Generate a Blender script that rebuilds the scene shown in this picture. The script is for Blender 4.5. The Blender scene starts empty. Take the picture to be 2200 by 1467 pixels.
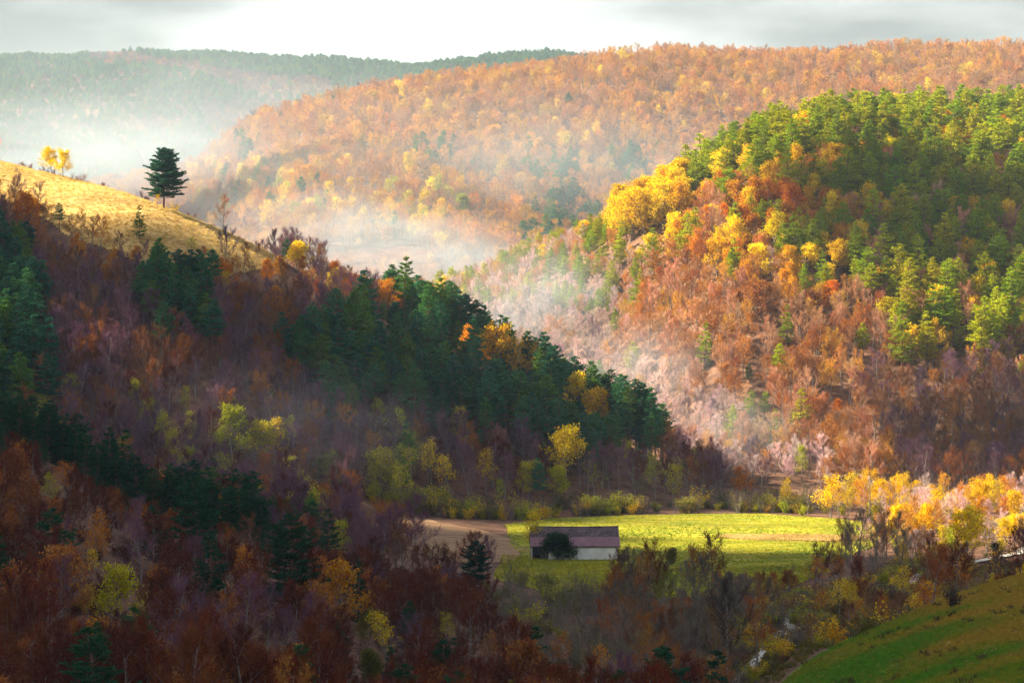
import bpy, math, random
import numpy as np

# ------------------------------------------------------------------ camera, sky, sun, exposure
S = bpy.context.scene
COL = S.collection
F = 5176.0            # focal length in pixels of a 2200 px wide frame
HOR = 690.0           # image row of the true horizon
ZC = 52.0             # camera height above the valley floor
cam = bpy.data.cameras.new("camera")
cam.sensor_width = 36.0
cam.lens = 36.0 * F / 2200.0
cam.clip_start = 1.0
cam.clip_end = 30000.0
camo = bpy.data.objects.new("camera", cam)
camo.location = (0, 0, ZC)
camo.rotation_euler = (math.radians(90), 0, 0)
COL.objects.link(camo)
S.camera = camo
cam.shift_y = (HOR - 733.5) / 2200.0

SUN_AZ, SUN_EL = math.radians(75), math.radians(35)     # degrees left of the view axis, height
TO_SUN = np.array([-math.sin(SUN_AZ) * math.cos(SUN_EL), math.cos(SUN_AZ) * math.cos(SUN_EL), math.sin(SUN_EL)])
W = bpy.data.worlds.new("World")
S.world = W
W.use_nodes = True
nt = W.node_tree
nt.nodes.clear()
def N(tree, typ, **kw):
    n = tree.nodes.new(typ)
    for k, v in kw.items():
        setattr(n, k, v)
    return n
wout = N(nt, "ShaderNodeOutputWorld")
wbg = N(nt, "ShaderNodeBackground")
sky = N(nt, "ShaderNodeTexSky")
sky.sky_type = 'NISHITA'
sky.sun_disc = False
sky.sun_elevation = SUN_EL
sky.sun_rotation = -SUN_AZ
sky.air_density = 1.2
sky.dust_density = 1.5
tc = N(nt, "ShaderNodeTexCoord")
mp = N(nt, "ShaderNodeMapping")
mp.inputs['Location'].default_value = (2.3, 0.0, 0.543)
mp.inputs['Scale'].default_value = (3.4, 3.4, 12.0)
nz = N(nt, "ShaderNodeTexNoise")
nz.inputs['Scale'].default_value = 1.6
nz.inputs['Detail'].default_value = 5.0
nz.inputs['Roughness'].default_value = 0.5
rp = N(nt, "ShaderNodeValToRGB")
rp.color_ramp.elements[0].position = 0.38
rp.color_ramp.elements[0].color = (1.5, 1.45, 1.4, 1)
rp.color_ramp.elements[1].position = 0.62
rp.color_ramp.elements[1].color = (5.6, 5.5, 5.3, 1)
mx = N(nt, "ShaderNodeMix", data_type='RGBA')
sxyz = N(nt, "ShaderNodeSeparateXYZ")
cov = N(nt, "ShaderNodeMapRange", interpolation_type='SMOOTHSTEP')     # cloud cover closes up towards the horizon
cov.inputs['From Min'].default_value = 0.16
cov.inputs['From Max'].default_value = 0.6
cov.inputs['To Min'].default_value = 0.92
cov.inputs['To Max'].default_value = 0.5
nt.links.new(tc.outputs['Generated'], sxyz.inputs[0])
nt.links.new(sxyz.outputs['Z'], cov.inputs['Value'])
nt.links.new(cov.outputs[0], mx.inputs['Factor'])
nt.links.new(tc.outputs['Generated'], mp.inputs['Vector'])
nt.links.new(mp.outputs['Vector'], nz.inputs['Vector'])
nt.links.new(nz.outputs['Fac'], rp.inputs['Fac'])
nt.links.new(sky.outputs['Color'], mx.inputs['A'])
nt.links.new(rp.outputs['Color'], mx.inputs['B'])
nt.links.new(mx.outputs['Result'], wbg.inputs['Color'])
wbg.inputs['Strength'].default_value = 0.05
nt.links.new(wbg.outputs['Background'], wout.inputs['Surface'])

sl = bpy.data.lights.new("sun", 'SUN')
sl.energy = 5.0
sl.angle = math.radians(0.9)
sl.color = (1.0, 0.85, 0.58)
so = bpy.data.objects.new("sun", sl)
from mathutils import Vector, Matrix
so.rotation_euler = Vector(TO_SUN).to_track_quat('Z', 'Y').to_euler()
so.location = (-800, 600, 900)
COL.objects.link(so)

vs = S.view_settings
vs.view_transform = 'Standard'
vs.look = 'None'
vs.gamma = 1.0
vs.exposure = 2.2
vs.use_curve_mapping = False
cy = S.cycles
cy.max_bounces = 5
cy.diffuse_bounces = 2
cy.glossy_bounces = 1
cy.transmission_bounces = 3
cy.volume_bounces = 0
cy.transparent_max_bounces = 4
cy.use_denoising = True
cy.caustics_reflective = False
cy.caustics_refractive = False
cy.use_adaptive_sampling = True
cy.adaptive_threshold = 0.02

# ------------------------------------------------------------------ helpers
RNG = np.random.default_rng(7)
random.seed(7)

def tag(o, label=None, category=None, group=None, kind=None):
    if label: o["label"] = label
    if category: o["category"] = category
    if group: o["group"] = group
    if kind: o["kind"] = kind
    return o

def link(name, data, parent=None, mats=()):
    o = bpy.data.objects.new(name, data)
    COL.objects.link(o)
    if parent is not None:
        o.parent = parent
    for m in mats:
        if m.name not in [x.name for x in data.materials if x]:
            data.materials.append(m)
    return o

def empty(name, loc, rz=0.0):
    o = bpy.data.objects.new(name, None)
    o.empty_display_size = 0.5
    o.location = loc
    o.rotation_euler = (0, 0, rz)
    COL.objects.link(o)
    return o

class MB:
    """collects vertices and faces, with a material index for each face"""
    def __init__(self):
        self.v, self.f, self.m = [], [], []
    def add(self, verts, faces, mat=0):
        b = len(self.v)
        self.v.extend([tuple(p) for p in verts])
        for f in faces:
            self.f.append(tuple(i + b for i in f))
            self.m.append(mat)
    def tube(self, pts, rad, n=5, mat=0, cap=False):
        pts = [np.asarray(p, float) for p in pts]
        vs_, fs_ = [], []
        up = np.array([0.0, 0.0, 1.0])
        for i, p in enumerate(pts):
            d = pts[min(i + 1, len(pts) - 1)] - pts[max(i - 1, 0)]
            d /= (np.linalg.norm(d) + 1e-9)
            a = np.cross(d, up if abs(d[2]) < 0.95 else np.array([1.0, 0, 0]))
            a /= (np.linalg.norm(a) + 1e-9)
            b = np.cross(d, a)
            for k in range(n):
                t = 2 * math.pi * k / n
                vs_.append(p + rad[i] * (a * math.cos(t) + b * math.sin(t)))
        for i in range(len(pts) - 1):
            for k in range(n):
                k2 = (k + 1) % n
                fs_.append((i * n + k, i * n + k2, (i + 1) * n + k2, (i + 1) * n + k))
        if cap:
            fs_.append(tuple(range(n)))
            fs_.append(tuple((len(pts) - 1) * n + k for k in reversed(range(n))))
        self.add(vs_, fs_, mat)
    def box(self, lo, hi, mat=0):
        x0, y0, z0 = lo; x1, y1, z1 = hi
        self.add([(x0,y0,z0),(x1,y0,z0),(x1,y1,z0),(x0,y1,z0),(x0,y0,z1),(x1,y0,z1),(x1,y1,z1),(x0,y1,z1)],
                 [(0,3,2,1),(4,5,6,7),(0,1,5,4),(1,2,6,5),(2,3,7,6),(3,0,4,7)], mat)
    def mesh(self, name, mats, smooth=False):
        me = bpy.data.meshes.new(name)
        me.from_pydata(self.v, [], self.f)
        for m in mats:
            me.materials.append(m)
        if len(mats) > 1:
            me.polygons.foreach_set("material_index", self.m)
        if smooth:
            me.polygons.foreach_set("use_smooth", [True] * len(self.f))
        me.update()
        return me

def lattice_noise(x, y, scale, seed):
    r = np.random.default_rng(seed).random((257, 257))
    u, v = np.asarray(x) / scale + 1000.5, np.asarray(y) / scale + 1000.5
    iu, iv = np.floor(u).astype(int), np.floor(v).astype(int)
    fu, fv = u - iu, v - iv
    fu, fv = fu * fu * (3 - 2 * fu), fv * fv * (3 - 2 * fv)
    g = lambda a, b: r[a % 257, b % 257]
    return (g(iu, iv) * (1 - fu) + g(iu + 1, iv) * fu) * (1 - fv) + (g(iu, iv + 1) * (1 - fu) + g(iu + 1, iv + 1) * fu) * fv - 0.5

def pchip(xk, yk, xq):
    xk, yk, xq = np.asarray(xk, float), np.asarray(yk, float), np.asarray(xq, float)
    h = np.diff(xk); d = np.diff(yk) / h
    m = np.zeros_like(yk)
    m[0], m[-1] = d[0], d[-1]
    for i in range(1, len(xk) - 1):
        if d[i - 1] * d[i] > 0:
            w1, w2 = 2 * h[i] + h[i - 1], h[i] + 2 * h[i - 1]
            m[i] = (w1 + w2) / (w1 / d[i - 1] + w2 / d[i])
    i = np.clip(np.searchsorted(xk, xq) - 1, 0, len(xk) - 2)
    t = np.clip((xq - xk[i]) / h[i], 0, 1)
    return ((1 + 2 * t) * (1 - t) ** 2 * yk[i] + t * (1 - t) ** 2 * h[i] * m[i]
            + t * t * (3 - 2 * t) * yk[i + 1] + t * t * (t - 1) * h[i] * m[i + 1])

def inpoly(px, py, poly):
    px, py = np.asarray(px, float), np.asarray(py, float)
    r = np.zeros(px.shape, bool)
    n = len(poly)
    for i in range(n):
        x1, y1 = poly[i]; x2, y2 = poly[(i + 1) % n]
        if y1 == y2: continue
        c = ((y1 > py) != (y2 > py)) & (px < (x2 - x1) * (py - y1) / (y2 - y1) + x1)
        r ^= c
    return r

# ------------------------------------------------------------------ materials
def new_mat(name):
    m = bpy.data.materials.new(name)
    m.use_nodes = True
    m.node_tree.nodes.clear()
    return m, m.node_tree

def leaf_mat(name, trans=0.45, vary=0.35, rough=0.6):
    """thin foliage; its colour comes from the tint of each tree, with lighter and darker sprays"""
    m, t = new_mat(name)
    out = N(t, "ShaderNodeOutputMaterial")
    at = N(t, "ShaderNodeAttribute", attribute_type='INSTANCER', attribute_name="tint")
    oi = N(t, "ShaderNodeObjectInfo")
    geo = N(t, "ShaderNodeNewGeometry")
    hsv = N(t, "ShaderNodeHueSaturation")
    m1 = N(t, "ShaderNodeMath", operation='MULTIPLY_ADD')
    m1.inputs[1].default_value = vary * 2
    m1.inputs[2].default_value = 1.0 - vary
    t.links.new(geo.outputs['Random Per Island'], m1.inputs[0])
    m2 = N(t, "ShaderNodeMath", operation='MULTIPLY_ADD')
    m2.inputs[1].default_value = 0.05
    m2.inputs[2].default_value = 0.475
    t.links.new(geo.outputs['Random Per Island'], m2.inputs[0])
    t.links.new(at.outputs['Color'], hsv.inputs['Color'])
    t.links.new(m1.outputs[0], hsv.inputs['Value'])
    t.links.new(m2.outputs[0], hsv.inputs['Hue'])
    df = N(t, "ShaderNodeBsdfDiffuse")
    tr = N(t, "ShaderNodeBsdfTranslucent")
    mix = N(t, "ShaderNodeMixShader")
    mix.inputs[0].default_value = trans
    t.links.new(hsv.outputs['Color'], df.inputs['Color'])
    t.links.new(hsv.outputs['Color'], tr.inputs['Color'])
    t.links.new(df.outputs[0], mix.inputs[1])
    t.links.new(tr.outputs[0], mix.inputs[2])
    t.links.new(mix.outputs[0], out.inputs['Surface'])
    return m

def noise_mat(name, cols, scale=1.0, detail=6.0, rough=0.9, bump=0.0, coords='Object', stretch=(1, 1, 1), scale2=None, pos=(0.35, 0.65)):
    """matt surface whose colour wanders between the given ones"""
    m, t = new_mat(name)
    out = N(t, "ShaderNodeOutputMaterial")
    b = N(t, "ShaderNodeBsdfPrincipled")
    b.inputs['Roughness'].default_value = rough
    b.inputs['Specular IOR Level'].default_value = 0.15
    c = N(t, "ShaderNodeTexCoord")
    mp_ = N(t, "ShaderNodeMapping")
    mp_.inputs['Scale'].default_value = stretch
    n1 = N(t, "ShaderNodeTexNoise")
    n1.inputs['Scale'].default_value = scale
    n1.inputs['Detail'].default_value = detail
    n1.inputs['Roughness'].default_value = 0.65
    r = N(t, "ShaderNodeValToRGB")
    els = r.color_ramp.elements
    while len(els) < len(cols):
        els.new(0.5)
    for i, cc in enumerate(cols):
        els[i].position = pos[0] + (pos[1] - pos[0]) * i / max(1, len(cols) - 1)
        els[i].color = (*cc, 1)
    t.links.new(c.outputs[coords], mp_.inputs['Vector'])
    t.links.new(mp_.outputs[0], n1.inputs['Vector'])
    t.links.new(n1.outputs['Fac'], r.inputs['Fac'])
    col = r.outputs['Color']
    if scale2:
        n2 = N(t, "ShaderNodeTexNoise")
        n2.inputs['Scale'].default_value = scale2
        n2.inputs['Detail'].default_value = 4.0
        t.links.new(mp_.outputs[0], n2.inputs['Vector'])
        mm = N(t, "ShaderNodeMix", data_type='RGBA', blend_type='MULTIPLY')
        mm.inputs['Factor'].default_value = 0.8
        rr = N(t, "ShaderNodeValToRGB")
        rr.color_ramp.elements[0].position = 0.3; rr.color_ramp.elements[0].color = (0.5, 0.5, 0.5, 1)
        rr.color_ramp.elements[1].position = 0.7; rr.color_ramp.elements[1].color = (1.3, 1.25, 1.15, 1)
        t.links.new(n2.outputs['Fac'], rr.inputs['Fac'])
        t.links.new(col, mm.inputs['A']); t.links.new(rr.outputs['Color'], mm.inputs['B'])
        col = mm.outputs['Result']
    t.links.new(col, b.inputs['Base Color'])
    if bump:
        bp = N(t, "ShaderNodeBump")
        bp.inputs['Strength'].default_value = 1.0
        bp.inputs['Distance'].default_value = bump
        t.links.new(n1.outputs['Fac'], bp.inputs['Height'])
        t.links.new(bp.outputs[0], b.inputs['Normal'])
    t.links.new(b.outputs[0], out.inputs['Surface'])
    return m

M_NEEDLE = leaf_mat("pine_needles", trans=0.25, vary=0.35)
M_LEAF = leaf_mat("autumn_leaves", trans=0.5, vary=0.30)
M_TWIG = leaf_mat("bare_twigs", trans=0.0, vary=0.25)
M_BARK = noise_mat("grey_bark", [(0.12, 0.10, 0.09), (0.30, 0.26, 0.24)], scale=3.0)
M_PBARK = noise_mat("pine_bark", [(0.10, 0.06, 0.045), (0.26, 0.13, 0.08)], scale=3.0)
M_FLOOR = noise_mat("leaf_litter", [(0.07, 0.036, 0.026), (0.16, 0.085, 0.06), (0.21, 0.12, 0.085)], scale=0.25, scale2=0.02, bump=0.3)
M_GOLDGRASS = noise_mat("golden_dry_grass", [(0.34, 0.20, 0.06), (0.52, 0.34, 0.11), (0.62, 0.43, 0.18)], scale=0.55, scale2=0.05, bump=0.5, stretch=(0.35, 1, 1))
M_GREENGRASS = noise_mat("green_meadow_grass", [(0.12, 0.17, 0.008), (0.24, 0.25, 0.012), (0.38, 0.30, 0.03)], scale=0.35, scale2=0.045, bump=0.3, stretch=(0.3, 1, 1))
M_DRYSTRIP = noise_mat("dry_tall_grass", [(0.30, 0.18, 0.07), (0.50, 0.36, 0.16)], scale=0.8, bump=0.4)
M_NEARGRASS = noise_mat("near_slope_grass", [(0.08, 0.21, 0.010), (0.12, 0.23, 0.014), (0.22, 0.22, 0.02)], scale=0.12, scale2=0.6, bump=0.25)
_t = M_NEARGRASS.node_tree
_b = [n for n in _t.nodes if n.type == 'BSDF_PRINCIPLED'][0]
_src = _b.inputs['Base Color'].links[0].from_socket
_tc = N(_t, "ShaderNodeTexCoord"); _sx_ = N(_t, "ShaderNodeSeparateXYZ"); _nn = N(_t, "ShaderNodeTexNoise"); _nn.inputs['Scale'].default_value = .09; _nn.inputs['Detail'].default_value = 6
_ma = N(_t, "ShaderNodeMath", operation='MULTIPLY_ADD'); _ma.inputs[1].default_value = 34.0
_mr = N(_t, "ShaderNodeMapRange"); _mr.inputs['From Min'].default_value = 50; _mr.inputs['From Max'].default_value = 72
_mxr = N(_t, "ShaderNodeMix", data_type='RGBA'); _mxr.inputs['B'].default_value = (.30, .17, .035, 1)
_t.links.new(_tc.outputs['Object'], _sx_.inputs[0]); _t.links.new(_tc.outputs['Object'], _nn.inputs['Vector'])
_t.links.new(_nn.outputs['Fac'], _ma.inputs[0]); _t.links.new(_sx_.outputs['X'], _ma.inputs[2]); _t.links.new(_ma.outputs[0], _mr.inputs['Value'])
_t.links.new(_mr.outputs[0], _mxr.inputs['Factor']); _t.links.new(_src, _mxr.inputs['A']); _t.links.new(_mxr.outputs['Result'], _b.inputs['Base Color'])
M_BANK = noise_mat("rough_bank_grass", [(0.06, 0.055, 0.012), (0.13, 0.10, 0.025), (0.20, 0.13, 0.06)], scale=0.5, scale2=0.08, bump=0.4)
M_PLOUGH = noise_mat("ploughed_earth", [(0.17, 0.095, 0.055), (0.30, 0.18, 0.11), (0.36, 0.25, 0.15)], scale=0.55, stretch=(0.06, 1.5, 1), scale2=0.25, bump=0.3)
M_HEATH = noise_mat("red_bracken", [(0.15, 0.05, 0.045), (0.30, 0.11, 0.10)], scale=0.15, scale2=0.6, bump=0.4)
M_ROAD = noise_mat("pale_gravel", [(0.42, 0.40, 0.38), (0.62, 0.60, 0.58)], scale=0.8, bump=0.05)

# ------------------------------------------------------------------ terrain
# each station: image column, then knots (distance, height above camera) from the camera outwards
def zy(D, y):
    return (HOR - y) / F * D
ST = {
 -900: [(3,-3),(120,-20),(250,-36),(430,-12),(500,-26),(540,-30),(640,18),(840,100),(1050,60),(1150,40),(1350,30),(1550,30),(1950,40),(2250,110),(2550,100),(2750,130),(3550,370),(4600,300)],
    0: [(3,-3),(120,-22),(250,-42),(420,zy(420,950)),(480,-38),(545,-42),(640,-6),(800,zy(800,345)),(1000,20),(1100,10),(1300,10),(1500,10),(1900,30),(2200,110),(2500,95),(2700,125),(3500,zy(3500,150)),(4600,300)],
  350: [(3,-3),(120,-22),(250,-42),(400,zy(400,1115)),(470,-45),(560,-46),(640,-9),(740,zy(740,447)),(900,2),(1000,-5),(1250,-5),(1350,-2),(1450,36),(1900,zy(1900,400)),(2300,95),(2600,128),(3400,zy(3400,140)),(4600,300)],
  570: [(3,-3),(120,-22),(250,-43),(390,zy(390,1180)),(460,-47),(575,-47),(650,-15),(730,zy(730,537)),(850,-12),(950,-15),(1100,-15),(1200,-8),(1300,zy(1300,560)),(1900,zy(1900,300)),(2300,125),(2600,138),(3400,zy(3400,150)),(4600,300)],
  720: [(3,-3),(120,-22),(250,-43),(390,zy(390,1285)),(455,-48.5),(590,-48.5),(655,-24),(725,zy(725,622)),(820,-18),(910,-22),(1030,-20),(1130,-15),(1260,zy(1260,572)),(1930,zy(1930,258)),(2300,140),(2600,150),(3380,zy(3380,152)),(4600,300)],
  880: [(3,-3),(120,-23),(250,-44),(390,zy(390,1342)),(450,-49.8),(605,-49.5),(660,-30),(720,zy(720,695)),(800,-26),(880,-30),(1010,zy(1010,668)),(1120,-12),(1250,zy(1250,575)),(1950,zy(1950,230)),(2300,150),(2600,160),(3350,zy(3350,152)),(4600,300)],
 1150: [(3,-3),(120,-24),(250,-46),(390,-50),(450,-50.6),(625,-50.4),(662,-38),(705,zy(705,850)),(760,-34),(800,-35),(1000,zy(1000,568)),(1120,4),(1250,zy(1250,600)),(2000,zy(2000,192)),(2350,180),(2600,180),(3300,zy(3300,130)),(4600,300)],
 1400: [(3,-3),(120,-24),(250,-47),(390,-50.3),(450,-50.6),(645,-50),(665,-45),(688,zy(688,985)),(718,-43),(745,-42),(930,zy(930,470)),(1080,22),(1250,zy(1250,600)),(2000,zy(2000,164)),(2350,180),(2600,180),(3300,330),(4600,300)],
 1560: [(3,-3),(120,-23),(250,-46),(390,-50.4),(450,-50.6),(650,-50),(658,-49.6),(666,-49.2),(678,-48.8),(692,-48),(930,zy(930,385)),(1080,35),(1250,zy(1250,600)),(2000,zy(2000,158)),(2350,180),(2600,180),(3300,320),(4600,300)],
 1800: [(3,-3),(120,-22),(250,-40),(312,zy(312,1382)),(350,-50),(640,-50.2),(650,-49.8),(660,-49.4),(670,-48.8),(685,-48),(940,zy(940,310)),(1080,52),(1300,60),(2000,zy(2000,152)),(2350,180),(2600,180),(3300,300),(4600,300)],
 2200: [(3,-3),(120,-21.5),(225,-32.5),(330,zy(330,1238)),(385,-50),(640,-50.2),(648,-49.8),(655,-49.2),(662,-48.6),(670,-48),(960,zy(960,300)),(1100,55),(1300,62),(2000,zy(2000,136)),(2350,180),(2600,180),(3300,300),(4600,300)],
 3100: [(3,-3),(120,-20),(230,-27),(340,-28),(400,-48),(620,-50),(630,-49.5),(640,-49),(650,-48),(660,-46),(960,80),(1100,60),(1300,62),(2000,230),(2350,190),(2600,190),(3300,300),(4600,300)],
}
PXS = np.arange(-900, 3101, 10.0)
DS = np.concatenate([np.linspace(4, 196, 20), np.linspace(200, 1148, 300), np.geomspace(1152, 4600, 190)])
_sx = np.array(sorted(ST), float)
_K = len(ST[0])
KD = np.array([pchip(_sx, [ST[int(s)][k][0] for s in _sx], PXS) for k in range(_K)])
KZ = np.array([pchip(_sx, [ST[int(s)][k][1] for s in _sx], PXS) for k in range(_K)])
HT = np.array([pchip(KD[:, i], KZ[:, i], DS) for i in range(len(PXS))])
_X = (PXS[:, None] - 1100) / F * DS[None, :]
_Y = np.broadcast_to(DS[None, :], HT.shape)
_amp = np.interp(DS, [4, 250, 390, 440, 620, 680, 900, 1300, 2000, 4600], [0.2, 1.0, 1.6, 0.25, 0.25, 2.0, 2.5, 6, 9, 14])
HT = HT + _amp * (lattice_noise(_X, _Y, 55, 1) + 0.45 * lattice_noise(_X, _Y, 19, 2)) + np.interp(DS, [4, 1150, 1500, 4600], [0, 0, 8, 22]) * lattice_noise(_X, _Y, 210, 3)
SLOPE = HT / DS[None, :]
HZN = np.maximum.accumulate(SLOPE, axis=1)

def _ij(px, D):
    fi = np.clip((np.asarray(px, float) - PXS[0]) / 10.0, 0, len(PXS) - 1.001)
    fj = np.clip(np.interp(D, DS, np.arange(len(DS))), 0, len(DS) - 1.001)
    return fi, fj
def _bil(T, px, D):
    fi, fj = _ij(px, D)
    i, j = fi.astype(int), fj.astype(int)
    a, b = fi - i, fj - j
    return (T[i, j] * (1 - a) + T[i + 1, j] * a) * (1 - b) + (T[i, j + 1] * (1 - a) + T[i + 1, j + 1] * a) * b
def ground(px, D):            # ground height in world metres at image column px, distance D
    return _bil(HT, np.asarray(px, float), np.asarray(D, float)) + ZC
def horizon(px, D):
    return _bil(HZN, np.asarray(px, float), np.asarray(D, float))
def knot(k, px):
    return np.interp(px, PXS, KD[k])
def xw(px, D):
    return (np.asarray(px, float) - 1100) / F * np.asarray(D, float)
def pxw(x, y):
    return 1100 + F * np.asarray(x, float) / np.asarray(y, float)
def rowof(z, D):
    return HOR - (np.asarray(z, float) - ZC) / np.asarray(D, float) * F
def dist_at(px, py, d0, d1):
    """distance between d0 and d1 at which the ground shows at image row py"""
    dd = np.linspace(d0, d1, 400)
    r = rowof(ground(np.full(400, px), dd), dd)
    return float(dd[np.argmin(np.abs(r - py))])

# land cover outlines, as (column, distance) loops
def loop(pts, d0, d1):
    return [(p, dist_at(p, y, d0, d1)) for p, y in pts]
_gl = [(p, dist_at(p, r, 640, float(np.interp(p, PXS, KD[7])) - 6)) for p, r in [(0, 425), (60, 450), (130, 492), (200, 530), (280, 560), (340, 575), (420, 590), (500, 590), (560, 580), (600, 575)]]
GOLD_POLY = [(-500, 690)] + _gl + [(618, 740), (560, 775), (350, 800), (0, 870), (-500, 900)]
FIELD_POLY = [(1085, 598), (1130, 606), (1180, 616), (1300, 620), (1500, 628), (1640, 628), (1820, 610), (1900, 590), (1880, 540), (1800, 505), (1700, 488), (1500, 486), (1330, 494), (1200, 500), (1130, 510), (1100, 540)]
STRIP_POLY = [(1560, 566), (1700, 563), (1860, 560), (1880, 552), (1780, 547), (1620, 553), (1540, 562)]
LOW_POLY = [(1080, 520), (1200, 508), (1330, 501), (1500, 494), (1700, 495), (1790, 486), (1700, 455), (1600, 445), (1350, 440), (1150, 455), (1060, 475)]
PLOUGH_POLY = [(780, 560), (820, 612), (900, 606), (1010, 586), (1100, 560), (1140, 530), (1100, 505), (1000, 500), (900, 515)]
HEATH_POLY = [(650, 1236), (760, 1226), (900, 1230), (965, 1246), (940, 1272), (860, 1288), (780, 1290), (700, 1280), (660, 1262)]
NEAR_POLY = [(1560, 262), (1640, 300), (1720, 309), (1800, 314), (1930, 322), (2060, 330), (2200, 338), (2500, 345), (3000, 350), (3000, 60), (2000, 60), (1700, 180)]
BANK_POLY = [(1560, 270), (1640, 304), (1800, 320), (2000, 332), (2200, 344), (2400, 350), (2420, 520), (2200, 505), (2000, 480), (1800, 455), (1600, 440), (1480, 420), (1500, 330)]
COVERS = [GOLD_POLY, FIELD_POLY, LOW_POLY, PLOUGH_POLY, HEATH_POLY, NEAR_POLY]

def grid_mesh(name, pxs, ds, z, mat, keep=None):
    nx, ny = len(pxs), len(ds)
    X = xw(pxs[:, None], ds[None, :]); Y = np.broadcast_to(ds[None, :], (nx, ny))
    V = np.stack([X, Y, z], -1).reshape(-1, 3)
    i, j = np.meshgrid(np.arange(nx - 1), np.arange(ny - 1), indexing='ij')
    a = (i * ny + j)
    Q = np.stack([a, a + ny, a + ny + 1, a + 1], -1).reshape(-1, 4)
    if keep is not None:
        Q = Q[keep.reshape(-1)]
        used = np.unique(Q)
        re = np.zeros(len(V), int); re[used] = np.arange(len(used))
        V = V[used]; Q = re[Q]
    me = bpy.data.meshes.new(name)
    me.vertices.add(len(V)); me.vertices.foreach_set("co", V.astype(np.float32).ravel())
    me.loops.add(len(Q) * 4); me.loops.foreach_set("vertex_index", Q.astype(np.int32).ravel())
    me.polygons.add(len(Q)); me.polygons.foreach_set("loop_start", np.arange(len(Q), dtype=np.int32) * 4)
    me.polygons.foreach_set("loop_total", np.full(len(Q), 4, np.int32))
    me.update(calc_edges=True)
    me.polygons.foreach_set("use_smooth", [True] * len(Q))
    me.materials.append(mat)
    return me

_in = np.zeros(HT.shape, bool)
_PP, _DD = np.broadcast_to(PXS[:, None], HT.shape), _Y
for p in COVERS:
    _in |= inpoly(_PP, _DD, p)
_z = HT + ZC - 0.3 * _in
terrain = link("hillside_ground", grid_mesh("hillside_ground", PXS, DS, _z, M_FLOOR))
tag(terrain, "rust brown forest floor covering the hills and valley", kind="structure")

def cover(name, poly, mat, label, step_px, step_d, lift=0.12, wob=4.0):
    a = np.array(poly, float)
    pxs = np.arange(a[:, 0].min() - 10, a[:, 0].max() + 10, step_px)
    ds = np.arange(a[:, 1].min() - 4, a[:, 1].max() + 4, step_d)
    PP, DD = np.meshgrid(pxs, ds, indexing='ij')
    z = ground(PP, DD) + lift
    z = z + 0.10 * lattice_noise(xw(PP, DD), DD, 2.5, 11) + 0.06 * lattice_noise(xw(PP, DD), DD, 1.1, 12)
    cp, cd = (PP[:-1, :-1] + PP[1:, 1:]) / 2, (DD[:-1, :-1] + DD[1:, 1:]) / 2
    wx, wd = lattice_noise(xw(cp, cd), cd, 9, 21) * wob * 5, lattice_noise(xw(cp, cd), cd, 8, 22) * wob
    keep = inpoly(cp + wx, cd + wd, poly)
    o = link(name, grid_mesh(name, pxs, ds, z, mat, keep))
    tag(o, label, kind="structure")
    return o
cover("golden_meadow", GOLD_POLY, M_GOLDGRASS, "sunlit golden dry grass slope on the ridge with the lone pine", 6, 1.2)
cover("valley_field", FIELD_POLY, M_GREENGRASS, "bright yellow green hay field behind the barn", 5, 0.9, wob=3)
cover("dry_grass_strip", STRIP_POLY, M_DRYSTRIP, "strip of tall dry grass across the green field", 5, 0.7, lift=0.35, wob=5)
cover("lower_meadow", LOW_POLY, M_GREENGRASS, "green meadow strip below the barn and hedge", 5, 0.9, lift=0.0, wob=3)
cover("ploughed_field", PLOUGH_POLY, M_PLOUGH, "brown ploughed field left of the barn", 5, 0.9, wob=3)
cover("bracken_field", HEATH_POLY, M_HEATH, "misty reddish bracken clearing at the foot of the far hill", 6, 3, lift=0.2, wob=14)
cover("rough_bank", BANK_POLY, M_BANK, "rough olive brown bank of grass along the gravel road", 8, 1.0, lift=-0.06, wob=5)
cover("near_meadow", NEAR_POLY, M_NEARGRASS, "green and ochre grass slope in the bottom right corner", 8, 0.8, wob=3)

# ------------------------------------------------------------------ tree shapes
def unit(v):
    v = np.asarray(v, float)
    return v / (np.linalg.norm(v) + 1e-9)

def strip(mb, a, b, w, rng, mat=0):
    """one thin twig: two crossed slivers from a to b"""
    d = unit(b - a)
    s1 = unit(np.cross(d, rng.normal(size=3))) * w
    mid = (a + b) / 2 + rng.normal(size=3) * 0.05 * np.linalg.norm(b - a)
    mb.add([a - s1, a + s1, mid + s1 * 0.7, mid - s1 * 0.7, b], [(0, 1, 2, 3), (3, 2, 4)], mat)

def leafquad(mb, c, size, rng, mat=0, flat=0.0):
    n = unit(rng.normal(size=3) + np.array([0, 0, flat]))
    u = unit(np.cross(n, rng.normal(size=3))); v = np.cross(n, u)
    a, b = size * rng.uniform(0.7, 1.2), size * rng.uniform(0.45, 0.85)
    mb.add([c - u * a, c - v * b + u * a * .1, c + u * a, c + v * b], [(0, 1, 2, 3)], mat)

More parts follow.
